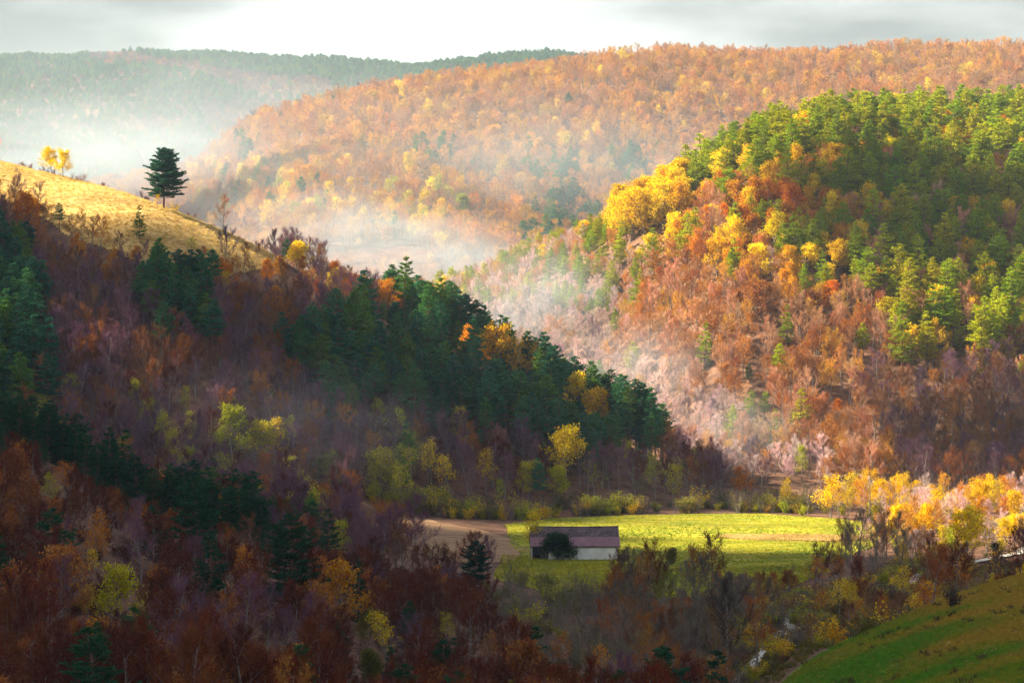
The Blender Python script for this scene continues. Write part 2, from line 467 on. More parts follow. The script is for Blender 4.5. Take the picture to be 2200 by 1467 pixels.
def make_pine(seed, H=15.0, bare=0.15, width=0.27, top_round=0.5, density=1.0, tufts=2):
    rng = np.random.default_rng(seed)
    tk, cr = MB(), MB()
    lean = rng.normal(size=2) * 0.25
    def axis(t):
        return np.array([lean[0] * t * t + 0.12 * math.sin(5 * t + seed), lean[1] * t * t, H * t])
    ts = np.linspace(0, 1, 9)
    tk.tube([axis(t) for t in ts], [0.24 * (1 - t) ** 0.8 + 0.025 for t in ts], 6, 0)
    t = bare
    nwh = int(16 * density)
    for w in range(nwh):
        f = w / (nwh - 1)
        t = bare + (0.985 - bare) * f + rng.normal() * 0.012
        prof = (1 - f) ** top_round * (0.62 + 0.38 * min(1, f * 4))
        nb = rng.integers(5, 8) if f < 0.85 else 4
        a0 = rng.uniform(0, 6.28)
        for b in range(nb):
            if rng.random() < 0.10: continue
            ang = a0 + 6.283 * b / nb + rng.normal() * 0.25
            L = H * width * prof * rng.uniform(0.55, 1.25) + 0.25
            dirn = np.array([math.cos(ang), math.sin(ang), 0.0])
            rise = rng.uniform(-0.08, 0.34) + 0.5 * f
            p0 = axis(min(max(t + rng.normal() * .018, .05), 0.99))
            p1 = p0 + dirn * L * 0.55 + np.array([0, 0, L * (rise - 0.10) * 0.5])
            p2 = p0 + dirn * L + np.array([0, 0, L * rise * 0.9])
            tk.tube([p0, p1, p2], [0.05 * (1 - f) + 0.02, 0.03, 0.012], 3, 0)
            nt_ = max(2, int(L / 0.42))
            for k in range(nt_):
                s = 0.30 + 0.72 * (k + rng.random() * 0.6) / nt_
                c = (p0 * (1 - s) ** 2 + 2 * p1 * s * (1 - s) + p2 * s * s) if s < 1 else p2
                side = np.array([-dirn[1], dirn[0], 0])
                spread = 0.34 * L * (1.1 - s) + 0.12
                for q in range(tufts):
                    cc = c + side * rng.normal() * spread * 0.9 + np.array([0, 0, rng.uniform(-.05, .12)])
                    # a flat tuft of needle sprays
                    for n_ in range(6):
                        d = unit(np.array([rng.normal(), rng.normal(), rng.uniform(-0.05, 0.55)]) + dirn * 0.9)
                        l = rng.uniform(0.30, 0.75)
                        sd = unit(np.cross(d, rng.normal(size=3))) * rng.uniform(0.06, 0.12)
                        cr.add([cc - sd * .6, cc + sd * .6, cc + d * l * .7 + sd, cc + d * l, cc + d * l * .7 - sd], [(0, 1, 2, 3, 4)], 0)
    for _ in range(14):
        cc = axis(0.985) + rng.normal(size=3) * np.array([.14, .14, .2])
        d = unit(np.array([rng.normal() * .5, rng.normal() * .5, 1.2]))
        sd = unit(np.cross(d, rng.normal(size=3))) * 0.09
        cr.add([cc - sd, cc + sd, cc + d * 0.6], [(0, 1, 2)], 0)
    # dead snags on the bare stem
    for _ in range(int(8 * bare / 0.3)):
        t = rng.uniform(0.12, bare + .05); ang = rng.uniform(0, 6.28)
        p = axis(t)
        strip(tk, p, p + np.array([math.cos(ang), math.sin(ang), rng.uniform(-.2, .2)]) * rng.uniform(.5, 1.4), 0.02, rng)
    return tk, cr

def skeleton(rng, H, spread, n1=11, n2=6, low=0.25, up=0.6, fork=False):
    """trunk, limbs, branches: a list of (points, radii, level)"""
    out = []
    tp = [np.zeros(3)]
    d = np.array([rng.normal() * .04, rng.normal() * .04, 1.0])
    top = 0.72 if fork else 0.86
    for i in range(7):
        d = unit(d + np.array([rng.normal() * .06, rng.normal() * .06, 0.05]))
        tp.append(tp[-1] + d * H * top / 7)
    rad = [0.19 * (1 - i / 7.6) + 0.02 for i in range(8)]
    rad[0] *= 1.35
    out.append((tp, rad, 0))
    for b in range(n1):
        f = low + (0.97 - low) * (b + rng.random()) / n1
        i = f * 7; k = min(6, int(i)); p = tp[k] + (tp[k + 1] - tp[k]) * (i - k)
        ang = b * 2.4 + rng.normal() * 0.4
        el = up * (0.55 + 0.75 * f) + rng.normal() * .08
        L = H * spread * (1.10 - 0.72 * f) * rng.uniform(0.75, 1.2)
        d = np.array([math.cos(ang) * math.cos(el), math.sin(ang) * math.cos(el), math.sin(el)])
        pts = [p]; q = p
        for s in range(4):
            d = unit(d + rng.normal(size=3) * .10 + np.array([0, 0, 0.14]))
            q = q + d * L / 4; pts.append(q)
        r0 = 0.085 * (1.15 - 0.75 * f)
        out.append((pts, [r0, r0 * .72, r0 * .5, r0 * .33, r0 * .18], 1))
        for c in range(n2):
            g = 0.25 + 0.75 * (c + rng.random() * .7) / n2
            i2 = min(g, 0.999) * 4; k2 = int(i2); pp = pts[k2] + (pts[k2 + 1] - pts[k2]) * (i2 - k2)
            ax = unit(pts[k2 + 1] - pts[k2])
            dd = unit(ax * .75 + unit(rng.normal(size=3)) * .75 + np.array([0, 0, .30]))
            L2 = L * rng.uniform(0.28, 0.50) * (1.15 - .4 * g)
            q1 = pp + dd * L2 * .5; dd2 = unit(dd + np.array([0, 0, .3]) + rng.normal(size=3) * .15); q2 = q1 + dd2 * L2 * .5
            out.append(([pp, q1, q2], [0.032, 0.022, 0.012], 2))
    return out

def twigs_on(mb, pts, n, ln, w, rng, mat=0, upb=.45):
    for _ in range(n):
        g = rng.random() * (len(pts) - 1); k = min(len(pts) - 2, int(g))
        p = pts[k] + (pts[k + 1] - pts[k]) * (g - k)
        ax = unit(pts[k + 1] - pts[k])
        d = unit(ax * .9 + unit(rng.normal(size=3)) * .8 + np.array([0, 0, upb]))
        e = p + d * ln * rng.uniform(.5, 1.3)
        strip(mb, p, e, w, rng, mat)
        if rng.random() < .6:
            m = p + (e - p) * rng.uniform(.3, .7)
            strip(mb, m, m + unit(d + rng.normal(size=3) * .6) * ln * .55, w * .7, rng, mat)

def make_bare(seed, H=13.0, spread=0.34, n1=12, n2=7, tw=14, up=.75, low=.25, leaves=0):
    rng = np.random.default_rng(seed)
    tk, cr = MB(), MB()
    for pts, rad, lv in skeleton(rng, H, spread, n1, n2, low, up):
        if lv == 0: tk.tube(pts, rad, 6)
        elif lv == 1:
            tk.tube(pts, rad, 4); twigs_on(cr, pts[1:], 10, 1.3, .02, rng, 0)
        else:
            cr.tube(pts, rad, 3); twigs_on(cr, pts, tw, 1.15, .023, rng, 0)
            for _ in range(leaves):
                if rng.random() < .55:
                    leafquad(cr, pts[1] + rng.normal(size=3) * .5, .17, rng, 1)
    return tk, cr

def make_leafy(seed, H=12.0, spread=0.30, n1=12, n2=6, up=.6, low=.22, lv_n=14, size=.24, gap=.2, tw=2, clump=.55):
    rng = np.random.default_rng(seed)
    tk, cr = MB(), MB()
    for pts, rad, lv in skeleton(rng, H, spread, n1, n2, low, up):
        if lv == 0:
            tk.tube(pts, rad, 6)
            for _ in range(lv_n * 2):
                leafquad(cr, pts[-1] + rng.normal(size=3) * np.array([.5, .5, .6]), size, rng, 0)
        elif lv == 1:
            tk.tube(pts, rad, 4)
            for q in pts[2:]:
                for _ in range(lv_n // 2):
                    leafquad(cr, q + rng.normal(size=3) * clump, size, rng, 0)
        else:
            tk.tube(pts, rad, 3)
            twigs_on(tk, pts, tw, .9, .016, rng)
            if rng.random() < gap: continue
            for q in (pts[1], pts[2]):
                for _ in range(lv_n):
                    leafquad(cr, q + rng.normal(size=3) * clump * np.array([1, 1, .75]), size, rng, 0)
    return tk, cr

def make_shrub(seed, H=4.0, wide=.5, stems=13, leaves=26, size=.17, tw=8, lean=.5):
    rng = np.random.default_rng(seed)
    tk, cr = MB(), MB()
    for s in range(stems):
        a = rng.uniform(0, 6.28); r = rng.uniform(0, .35)
        p = np.array([math.cos(a) * r, math.sin(a) * r, -0.1])
        d = unit(np.array([math.cos(a) * lean * rng.uniform(.2, 1.2), math.sin(a) * lean * rng.uniform(.2, 1.2), 1]))
        pts = [p]
        L = H * rng.uniform(.65, 1.05)
        for i in range(4):
            d = unit(d + rng.normal(size=3) * .10 + np.array([math.cos(a), math.sin(a), 0]) * .06 * wide)
            pts.append(pts[-1] + d * L / 4)
        tk.tube(pts, [.04, .03, .022, .014, .006], 3)
        twigs_on(cr if leaves == 0 else tk, pts[1:], tw, .8, .014, rng)
        for q in range(leaves):
            g = rng.uniform(.2, 1) * 3.99; k = int(g)
            c = pts[k] + (pts[k + 1] - pts[k]) * (g - k) + rng.normal(size=3) * .28 * H / 4
            leafquad(cr, c, size, rng, 0)
    return tk, cr

TEMPLATES = {}      # kind -> list of (trunk mesh, crown mesh, joined mesh, height)
def reg(kind, items, tmat, cmats, H):
    L = TEMPLATES.setdefault(kind, [])
    for tk, cr in items:
        H = max(p[2] for p in tk.v + cr.v)
        tm = tk.mesh(kind + "_trunk", [tmat]); cm = cr.mesh(kind + "_crown", cmats)
        j = MB(); j.v = tk.v + cr.v; n = len(tk.v)
        j.f = tk.f + [tuple(i + n for i in f) for f in cr.f]
        j.m = tk.m + [i + 1 for i in cr.m]
        L.append((tm, cm, j.mesh(kind + "_whole", [tmat] + list(cmats)), H))
reg('pine', [make_pine(11 + i, 15, .12 + .05 * i, .26 + .03 * (i % 3), .72 + .12 * (i % 2)) for i in range(5)], M_PBARK, [M_NEEDLE], 15)
reg('standpine', [make_pine(31 + i, 16, .34 + .05 * i, .19 + .02 * (i % 3), .7 + .1 * (i % 2)) for i in range(5)], M_PBARK, [M_NEEDLE], 16)
reg('bare', [make_bare(51 + i, 13, .36 + .05 * (i % 3), up=.62 + .12 * (i % 3), tw=11) for i in range(6)], M_BARK, [M_TWIG], 13)
reg('half', [make_bare(71 + i, 13, .38 + .04 * (i % 2), tw=9, leaves=11, up=.6) for i in range(5)], M_BARK, [M_TWIG, M_LEAF], 13)
reg('leafy', [make_leafy(91 + i, 12, .38 + .05 * (i % 3), n1=14, n2=7, low=.14 + .05 * (i % 2), up=.5 + .1 * (i % 3), gap=.15 + .08 * (i % 3), lv_n=13) for i in range(6)], M_BARK, [M_LEAF], 12)
reg('thin', [make_leafy(111 + i, 13, .30 + .05 * i, lv_n=8, gap=.32, tw=5, size=.2, low=.25) for i in range(4)], M_BARK, [M_LEAF], 13)
reg('shrub', [make_shrub(131 + i, 4, .5, 13, 30 + 8 * i) for i in range(4)], M_BARK, [M_LEAF], 4)
reg('twigshrub', [make_shrub(151 + i, 5, .4, 16, 0, tw=14, lean=.38) for i in range(3)], M_BARK, [M_TWIG], 5)

TINTS = {
 'green': [(.05, .17, .075), (.07, .20, .060), (.11, .21, .030), (.04, .15, .085), (.035, .12, .06)],
 'sungreen': [(.36, .40, .006), (.44, .45, .006), (.26, .34, .010)],  # pine green with the sunlight put into its colour, for the lit hill
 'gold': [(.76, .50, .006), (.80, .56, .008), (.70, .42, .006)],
 'orange': [(.58, .20, .008), (.62, .26, .010), (.52, .16, .010)],
 'rust': [(.34, .12, .03), (.28, .095, .03), (.38, .15, .035)],
 'peach': [(.52, .23, .06), (.48, .20, .06), (.56, .28, .055), (.58, .31, .035)],
 'tan': [(.46, .24, .13), (.42, .21, .12), (.50, .28, .15)],  # lighter copy of brown twigs, sunlight brightened into the colour
 'rose': [(.56, .27, .17), (.50, .23, .15), (.62, .33, .22)],  # lit version of brown twigs: sunshine is part of this colour
 'lime': [(.40, .38, .012), (.48, .42, .012), (.33, .34, .014)],
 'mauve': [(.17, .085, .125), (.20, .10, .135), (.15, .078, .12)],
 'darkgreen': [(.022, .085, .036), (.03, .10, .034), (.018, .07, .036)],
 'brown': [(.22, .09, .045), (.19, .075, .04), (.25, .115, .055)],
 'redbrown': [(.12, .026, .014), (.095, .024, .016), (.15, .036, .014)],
 'pale': [(.66, .47, .47), (.72, .52, .50), (.58, .42, .44)],  # twig colour raised to look sunlit
 'grey': [(.15, .125, .10), (.18, .15, .115), (.13, .105, .09)],
 'olive': [(.15, .14, .03), (.18, .16, .03), (.13, .12, .035)],
}
# for the drawing of lots: kind, tint, share, height range
def P(*rows): return rows

R_Z = P(('standpine', 'green', .85, (12, 17)), ('bare', 'mauve', .15, (10, 13)))
R_ZB = P(('bare', 'mauve', .80, (10, 13)), ('half', 'rust', .15, (10, 13)), ('pine', 'green', .05, (10, 14)))
R_C = P(('half', 'peach', .36, (7.6, 21.2)), ('bare', 'tan', .32, (7.6, 21.2)), ('thin', 'peach', .12, (6.8, 20.0)), ('leafy', 'peach', .05, (6.0, 17.5)), ('thin', 'gold', .06, (6.8, 18.7)), ('bare', 'mauve', .08, (7.6, 20.0)), ('pine', 'green', .01, (7.6, 18.7)))
R_CP = P(('pine', 'green', .5, (9, 19)), ('half', 'peach', .3, (9, 16)), ('bare', 'tan', .2, (9, 16)))
R_CY = P(('thin', 'lime', .16, (10.5, 18.0)), ('thin', 'gold', .16, (10.5, 18.0)), ('half', 'peach', .36, (9.5, 18.0)), ('bare', 'tan', .20, (10.5, 18.0)), ('pine', 'green', .12, (10.5, 18.0)))
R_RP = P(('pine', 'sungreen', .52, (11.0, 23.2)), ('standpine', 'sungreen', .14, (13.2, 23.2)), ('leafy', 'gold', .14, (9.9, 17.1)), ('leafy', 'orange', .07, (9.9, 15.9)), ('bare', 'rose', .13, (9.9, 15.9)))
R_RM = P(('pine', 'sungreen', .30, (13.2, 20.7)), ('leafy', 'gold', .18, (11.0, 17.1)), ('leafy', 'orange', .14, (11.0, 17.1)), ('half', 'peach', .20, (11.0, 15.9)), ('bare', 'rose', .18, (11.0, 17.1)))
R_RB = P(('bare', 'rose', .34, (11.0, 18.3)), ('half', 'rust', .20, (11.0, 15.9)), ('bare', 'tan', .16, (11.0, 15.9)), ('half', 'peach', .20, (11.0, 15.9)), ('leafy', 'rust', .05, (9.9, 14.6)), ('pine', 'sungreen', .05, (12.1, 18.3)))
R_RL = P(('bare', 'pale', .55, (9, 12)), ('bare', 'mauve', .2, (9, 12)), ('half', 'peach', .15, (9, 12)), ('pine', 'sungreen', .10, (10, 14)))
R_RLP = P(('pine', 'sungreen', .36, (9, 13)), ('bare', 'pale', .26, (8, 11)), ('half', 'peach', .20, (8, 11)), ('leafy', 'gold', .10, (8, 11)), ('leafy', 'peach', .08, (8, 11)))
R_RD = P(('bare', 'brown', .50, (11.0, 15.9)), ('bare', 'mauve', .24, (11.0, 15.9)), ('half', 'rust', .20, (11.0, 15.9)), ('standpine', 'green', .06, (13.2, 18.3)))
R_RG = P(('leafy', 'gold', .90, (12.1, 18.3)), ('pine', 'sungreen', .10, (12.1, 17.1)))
R_RPD = P(('standpine', 'sungreen', .22, (13.2, 23.2)), ('pine', 'sungreen', .30, (11.0, 23.2)), ('leafy', 'gold', .14, (9.9, 15.9)), ('bare', 'rose', .20, (9.9, 17.1)), ('half', 'rust', .14, (9.9, 15.9)))
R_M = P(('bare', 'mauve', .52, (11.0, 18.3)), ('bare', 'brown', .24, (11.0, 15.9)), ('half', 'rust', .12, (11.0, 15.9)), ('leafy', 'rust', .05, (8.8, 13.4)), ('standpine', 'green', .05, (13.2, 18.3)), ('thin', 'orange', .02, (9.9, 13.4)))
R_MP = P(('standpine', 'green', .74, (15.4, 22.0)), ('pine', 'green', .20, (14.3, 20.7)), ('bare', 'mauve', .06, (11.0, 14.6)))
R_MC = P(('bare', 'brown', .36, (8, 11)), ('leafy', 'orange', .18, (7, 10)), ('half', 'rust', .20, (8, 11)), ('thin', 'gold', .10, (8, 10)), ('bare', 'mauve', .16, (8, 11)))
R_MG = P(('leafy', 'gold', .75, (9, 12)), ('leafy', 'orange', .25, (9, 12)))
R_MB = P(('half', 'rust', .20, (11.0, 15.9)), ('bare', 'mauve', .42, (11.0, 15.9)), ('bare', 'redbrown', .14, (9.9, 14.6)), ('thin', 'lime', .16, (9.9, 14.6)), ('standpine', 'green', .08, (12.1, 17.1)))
R_ME = P(('shrub', 'lime', .30, (2, 7)), ('shrub', 'olive', .22, (2, 6.5)), ('twigshrub', 'mauve', .34, (2.5, 7)), ('shrub', 'gold', .14, (2, 5)))
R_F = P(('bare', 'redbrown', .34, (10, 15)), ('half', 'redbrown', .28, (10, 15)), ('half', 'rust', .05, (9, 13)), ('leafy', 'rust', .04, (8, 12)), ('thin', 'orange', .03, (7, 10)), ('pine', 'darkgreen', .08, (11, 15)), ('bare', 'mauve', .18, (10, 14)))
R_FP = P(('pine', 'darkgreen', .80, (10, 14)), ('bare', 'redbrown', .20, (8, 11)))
R_VS = P(('twigshrub', 'grey', .40, (4, 8)), ('twigshrub', 'olive', .22, (4, 8)), ('shrub', 'olive', .16, (2.5, 5)), ('shrub', 'lime', .10, (2.5, 4.5)), ('bare', 'grey', .12, (7, 10)))
R_VD = P(('bare', 'grey', .40, (8, 12)), ('bare', 'brown', .22, (8, 12)), ('half', 'rust', .14, (7, 11)), ('twigshrub', 'grey', .20, (4, 7)), ('shrub', 'olive', .04, (3, 5)))
R_VG = P(('leafy', 'gold', .12, (5, 11)), ('thin', 'gold', .14, (6, 12)), ('half', 'peach', .20, (6, 12)), ('bare', 'pale', .32, (6, 12)), ('thin', 'orange', .10, (6, 11)), ('shrub', 'lime', .12, (3, 6)))
R_VO = P(('thin', 'gold', .26, (6, 9)), ('shrub', 'olive', .22, (3, 6)), ('shrub', 'lime', .14, (3, 5)), ('bare', 'brown', .22, (6, 9)), ('thin', 'orange', .16, (6, 9)))

# (layer, region in image columns and rows of the crown, what grows there); the last one that fits wins
REG = [
 ('Z', [(-900,-200),(3200,-200),(3200,900),(-900,900)], R_Z),
 ('Z', [(190,104),(300,112),(380,128),(520,150),(700,176),(760,200),(560,210),(430,150),(300,142),(190,135)], R_ZB),
 ('Z', [(440,225),(620,215),(640,290),(560,300),(430,280)], R_ZB),
 ('Z', [(240,252),(390,258),(380,278),(250,275)], R_ZB),
 ('C', [(-900,-200),(3200,-200),(3200,900),(-900,900)], R_C),
 ('C', [(1130,320),(1240,320),(1240,385),(1130,385)], R_CP),
 ('C', [(1310,300),(1405,310),(1405,395),(1310,395)], R_CP),
 ('C', [(905,305),(960,305),(960,370),(905,370)], R_CP),
 ('C', [(510,300),(556,300),(556,342),(510,342)], R_CP),
 ('C', [(585,205),(645,205),(690,190),(760,182),(760,205),(640,235),(600,262)], R_CP),
 ('C', [(1130,420),(1260,390),(1300,470),(1200,520),(1100,540)], R_CP),
 ('C', [(400,330),(520,350),(760,390),(1030,400),(1040,470),(900,500),(680,470),(420,460)], R_CY),
 ('R', [(-900,-200),(3200,-200),(3200,1300),(-900,1300)], R_RB),
 ('R', [(900,480),(1180,450),(1340,440),(1400,560),(1330,720),(1180,740),(900,720)], R_RLP),
 ('R', [(1010,640),(1180,620),(1330,720),(1500,830),(1720,960),(1800,1060),(1500,1060),(1300,900)], R_RL),
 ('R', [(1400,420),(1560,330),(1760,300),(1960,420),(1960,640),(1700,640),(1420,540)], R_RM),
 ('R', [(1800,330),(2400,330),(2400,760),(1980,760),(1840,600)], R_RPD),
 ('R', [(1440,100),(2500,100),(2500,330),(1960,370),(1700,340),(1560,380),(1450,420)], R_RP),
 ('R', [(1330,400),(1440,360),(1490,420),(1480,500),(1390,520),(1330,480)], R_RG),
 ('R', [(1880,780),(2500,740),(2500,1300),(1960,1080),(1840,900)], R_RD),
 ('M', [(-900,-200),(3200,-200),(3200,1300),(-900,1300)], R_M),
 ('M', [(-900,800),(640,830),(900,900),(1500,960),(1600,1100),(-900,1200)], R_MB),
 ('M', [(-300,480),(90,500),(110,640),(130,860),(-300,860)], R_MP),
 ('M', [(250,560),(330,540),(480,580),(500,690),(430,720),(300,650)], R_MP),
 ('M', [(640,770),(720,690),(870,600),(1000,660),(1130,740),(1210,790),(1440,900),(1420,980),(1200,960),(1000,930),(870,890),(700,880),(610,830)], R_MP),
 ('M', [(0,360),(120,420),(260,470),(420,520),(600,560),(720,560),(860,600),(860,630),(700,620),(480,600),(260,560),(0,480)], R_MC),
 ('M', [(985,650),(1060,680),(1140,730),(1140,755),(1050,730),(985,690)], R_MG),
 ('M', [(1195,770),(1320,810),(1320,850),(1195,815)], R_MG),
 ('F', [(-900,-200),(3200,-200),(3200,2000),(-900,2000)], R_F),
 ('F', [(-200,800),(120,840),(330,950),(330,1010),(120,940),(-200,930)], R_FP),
 ('F', [(370,1010),(600,1070),(600,1110),(480,1110),(370,1080)], R_FP),
 ('F', [(1000,1100),(1400,1180),(1400,1460),(1330,1480),(1080,1330)], R_VS),
 ('F', [(1330,1180),(1660,1180),(1680,1500),(1330,1500)], R_VD),
 ('F', [(1660,1180),(2300,1180),(2300,1500),(1660,1500)], R_VO),
 ('V', [(-900,-200),(3200,-200),(3200,2000),(-900,2000)], R_VS),
 ('V', [(1700,900),(2500,900),(2500,1210),(1820,1210)], R_VG),
 ('V', [(1780,1140),(2000,1140),(2000,1300),(1700,1300)], R_VD),
]

ROAD1 = [(1560, 318), (1618, 338), (1650, 352), (1678, 362), (1700, 372), (1712, 380), (1690, 392), (1680, 400), (1700, 409), (1735, 418), (1800, 430), (1880, 444), (1955, 462), (1972, 472), (1990, 478), (2030, 490), (2090, 500), (2150, 512), (2190, 520), (2206, 532), (2240, 560), (2330, 600)]
_rp = np.array([( (p - 1100) / F * d, d) for p, d in ROAD1])
_seg = []
for i in range(len(_rp) - 1):
    for t in np.linspace(0, 1, 8, endpoint=False):
        p0, p1, p2, p3 = _rp[max(i - 1, 0)], _rp[i], _rp[i + 1], _rp[min(i + 2, len(_rp) - 1)]
        _seg.append(0.5 * (2 * p1 + (p2 - p0) * t + (2 * p0 - 5 * p1 + 4 * p2 - p3) * t * t + (3 * p1 - p0 - 3 * p2 + p3) * t ** 3))
ROADPTS = np.array(_seg)

trees = []    # dicts of every tree
def drop(layer, x, y, rng):
    """draw kinds for the points of one layer"""
    px = pxw(x, y)
    z = ground(px, y)
    yc = rowof(z + 8, y)
    pick = np.full(len(x), -1)
    jx, jy = lattice_noise(x, y, 14, 41) * 85 * 700 / np.maximum(y, 300), lattice_noise(x, y, 14, 42) * 85 * 700 / np.maximum(y, 300)
    for i, (lay, poly, _r) in enumerate(REG):
        if lay == layer:
            pick[inpoly(px + jx, yc + jy, poly)] = i
    cl = lattice_noise(x, y, 16, 51 + ord(layer)) + 0.5
    for k in range(len(x)):
        if pick[k] < 0: continue
        rows = REG[pick[k]][2]
        # neighbours tend to be of one kind
        u = (0.25 * cl[k] * 1.4 - 0.05 + 0.75 * rng.random()) % 1.0 if layer in 'MFRC' else rng.random()
        acc = 0
        for kind, tint, share, hr in rows:
            acc += share
            if u <= acc: break
        h = rng.uniform(*hr)
        if layer == 'F' and 700 < px[k] < 1090: h *= .74
        trees.append(dict(layer=layer, x=float(x[k]), y=float(y[k]), z=float(z[k]), px=float(px[k]), kind=kind, tint=tint, h=h))

def scatter(layer, y0, y1, pmin, pmax, sp, rng, test):
    ys = np.arange(y0, y1, sp)
    xs, yy = [], []
    for y in ys:
        x0, x1 = (pmin - 1100) / F * y, (pmax - 1100) / F * y
        n = int((x1 - x0) / sp) + 1
        xs.append(x0 + (np.arange(n) + rng.random(n)) * sp); yy.append(y + (rng.random(n) - .5) * sp * 1.2)
    x, y = np.concatenate(xs), np.concatenate(yy)
    px = pxw(x, y)
    k = test(px, y)
    for p in COVERS:
        k &= ~inpoly(px, y, p)
    z = ground(px, y)
    k &= (z + 18 - ZC) / y > horizon(px, y) - 0.002
    k &= rowof(z + 18, y) < 1500
    dr = np.min(np.hypot(x[k][:, None] - ROADPTS[None, ::3, 0], y[k][:, None] - ROADPTS[None, ::3, 1]), axis=1) if layer in 'FV' else np.full(k.sum(), 99.)
    xx, yy = x[k][dr > 3.6], y[k][dr > 3.6]
    drop(layer, xx, yy, rng)

rg = np.random.default_rng(99)
PM, PX_ = -130, 2330
scatter('F', 205, 470, PM, PX_, 5.4, rg, lambda p, d: (d < np.where(p < 1000, knot(4, p), 480)) & ~((p > 1560) & (d < knot(3, p))))
scatter('V', 440, 660, 1560, PX_, 6.0, rg, lambda p, d: (d >= 480) & (d < knot(5, p) + 15))
scatter('M', 540, 860, PM, 1640, 4.7, rg, lambda p, d: (d >= knot(5, p) + 9) & (d < knot(8, p)) & ((p < 1560)))
scatter('M', 455, 625, PM, 860, 5.0, rg, lambda p, d: (d >= knot(4, p)) & (d < knot(5, p) + 12) & ~((p > 760) & (d > 480)))
scatter('R', 650, 1120, 880, PX_, 4.8, rg, lambda p, d: (d >= knot(9, p)) & (d < knot(11, p)))
scatter('C', 1090, 2300, PM, PX_, 7.6, rg, lambda p, d: (d >= knot(12, p) - 150) & (d < knot(14, p)))
scatter('Z', 2600, 3800, PM, 1330, 8.5, rg, lambda p, d: (d >= knot(15, p) - 100) & (d < knot(16, p) + 150))
print("scattered trees", len(trees), {l: sum(t['layer'] == l for t in trees) for l in 'FVMRCZ'})
# shrubs along the foot of the wooded hill, above the field
_n = 420
for k in range(_n):
    p = rg.uniform(790, 1720); d = np.interp(p, [780, 820, 1000, 1100, 1300, 1500, 1640, 1720], [612, 614, 606, 608, 622, 630, 632, 628]) + rg.uniform(1, 5) + 22 * rg.random() ** 2
    if lattice_noise(np.array([p]), np.array([d * 3]), 30, 77)[0] < -.18: continue
    kind, tint, sh, hr = R_ME[int(np.searchsorted(np.cumsum([r[2] for r in R_ME]), rg.random() * .999))]
    if rg.random() < .15 and p > 1400: tint = 'gold'
    trees.append(dict(layer='E', x=float(xw(p, d)), y=float(d), z=float(ground(p, d)), px=float(p), kind=kind, tint=tint, h=rg.uniform(*hr)))

_n = 3800
for k in range(_n):
    p = rg.uniform(-120, 1640); d = rg.uniform(225, 470)
    if p > 1000 and d > 440: continue
    if any(bool(inpoly(np.array([p]), np.array([d]), q)[0]) for q in (PLOUGH_POLY, LOW_POLY, NEAR_POLY)): continue
    if np.min(np.hypot(ROADPTS[:, 0] - xw(p, d), ROADPTS[:, 1] - d)) < 3.2: continue
    tint = 'redbrown' if p < 1000 else ('grey' if rg.random() < .6 else 'olive')
    trees.append(dict(layer='U', x=float(xw(p, d)), y=float(d), z=float(ground(p, d)), px=float(p), kind='twigshrub' if rg.random() < .75 else 'shrub', tint=tint, h=rg.uniform(1.2, 2.8)))
for i in range(2, len(ROADPTS) - 2):
    x, y = ROADPTS[i]; px = float(pxw(x, y))
    nrm = np.array([ROADPTS[i + 1][1] - ROADPTS[i - 1][1], -(ROADPTS[i + 1][0] - ROADPTS[i - 1][0])]); nrm /= np.linalg.norm(nrm)
    if nrm[1] > 0: nrm = -nrm                     # camera side of the road
    shows = (342 < y < 351) or (364 < y < 373) or (397 < y < 405) or (461 < y < 470) or (px > 2035)
    for _ in range(1 if shows else 8):
        for sd in ((1, 1.9, 5.5), (-1, 2.0, 5.0)):
            if shows and sd[0] == 1 and rg.random() < .6: continue
            q = np.array([x, y]) + nrm * sd[0] * rg.uniform(sd[1], sd[2]) + rg.normal(size=2) * .8
            if np.min(np.hypot(ROADPTS[:, 0] - q[0], ROADPTS[:, 1] - q[1])) < 1.7: continue
            pq = float(pxw(q[0], q[1]))
            if inpoly(np.array([pq]), np.array([q[1]]), NEAR_POLY)[0] or q[1] > 560: continue
            hh = rg.uniform(.8, 1.6) if shows else rg.uniform(1.6, 4.0)
            trees.append(dict(layer='U', x=float(q[0]), y=float(q[1]), z=float(ground(pq, q[1])), px=pq, kind='shrub' if rg.random() < .6 else 'twigshrub', tint=['olive', 'lime', 'brown', 'gold'][rg.integers(4)] if rg.random() < .7 else 'grey', h=hh))

# ------------------------------------------------------------------ trees that can be picked out one by one in the photograph
reg('ridgepine', [make_pine(502, 16, .20, .36, .58, 1.7, 4)], M_PBARK, [M_NEEDLE], 16)
reg('broadpine', [make_pine(503, 15, .12, .36, .55, 1.3, 3), make_pine(505, 15, .10, .31, .5, 1.3, 3)], M_PBARK, [M_NEEDLE], 15)
reg('vase', [make_bare(507, 12, .34, 15, 8, 10, up=.95, low=.22)], M_BARK, [M_TWIG], 12)
reg('widebare', [make_bare(509, 12, .46, 14, 8, 10, up=.75, low=.12), make_bare(511, 12, .42, 14, 8, 11, up=.8, low=.15)], M_BARK, [M_TWIG], 12)
reg('bush', [make_leafy(513, 6, .42, 18, 8, .5, .03, 18, .16, .02, 1, .42)], M_BARK, [M_LEAF], 6)
reg('roundbush', [make_leafy(515, 6, .62, 22, 9, .45, .02, 22, .17, .0, 1, .5)], M_BARK, [M_LEAF], 6)
reg('full', [make_leafy(521 + i, 11, .50, 16, 8, .55, .12, 12, .23, .28, 3, .5) for i in range(3)], M_BARK, [M_LEAF], 11)
TINTS['holly'] = [(.022, .045, .016)]
TINTS['dark'] = [(.06, .045, .04)]

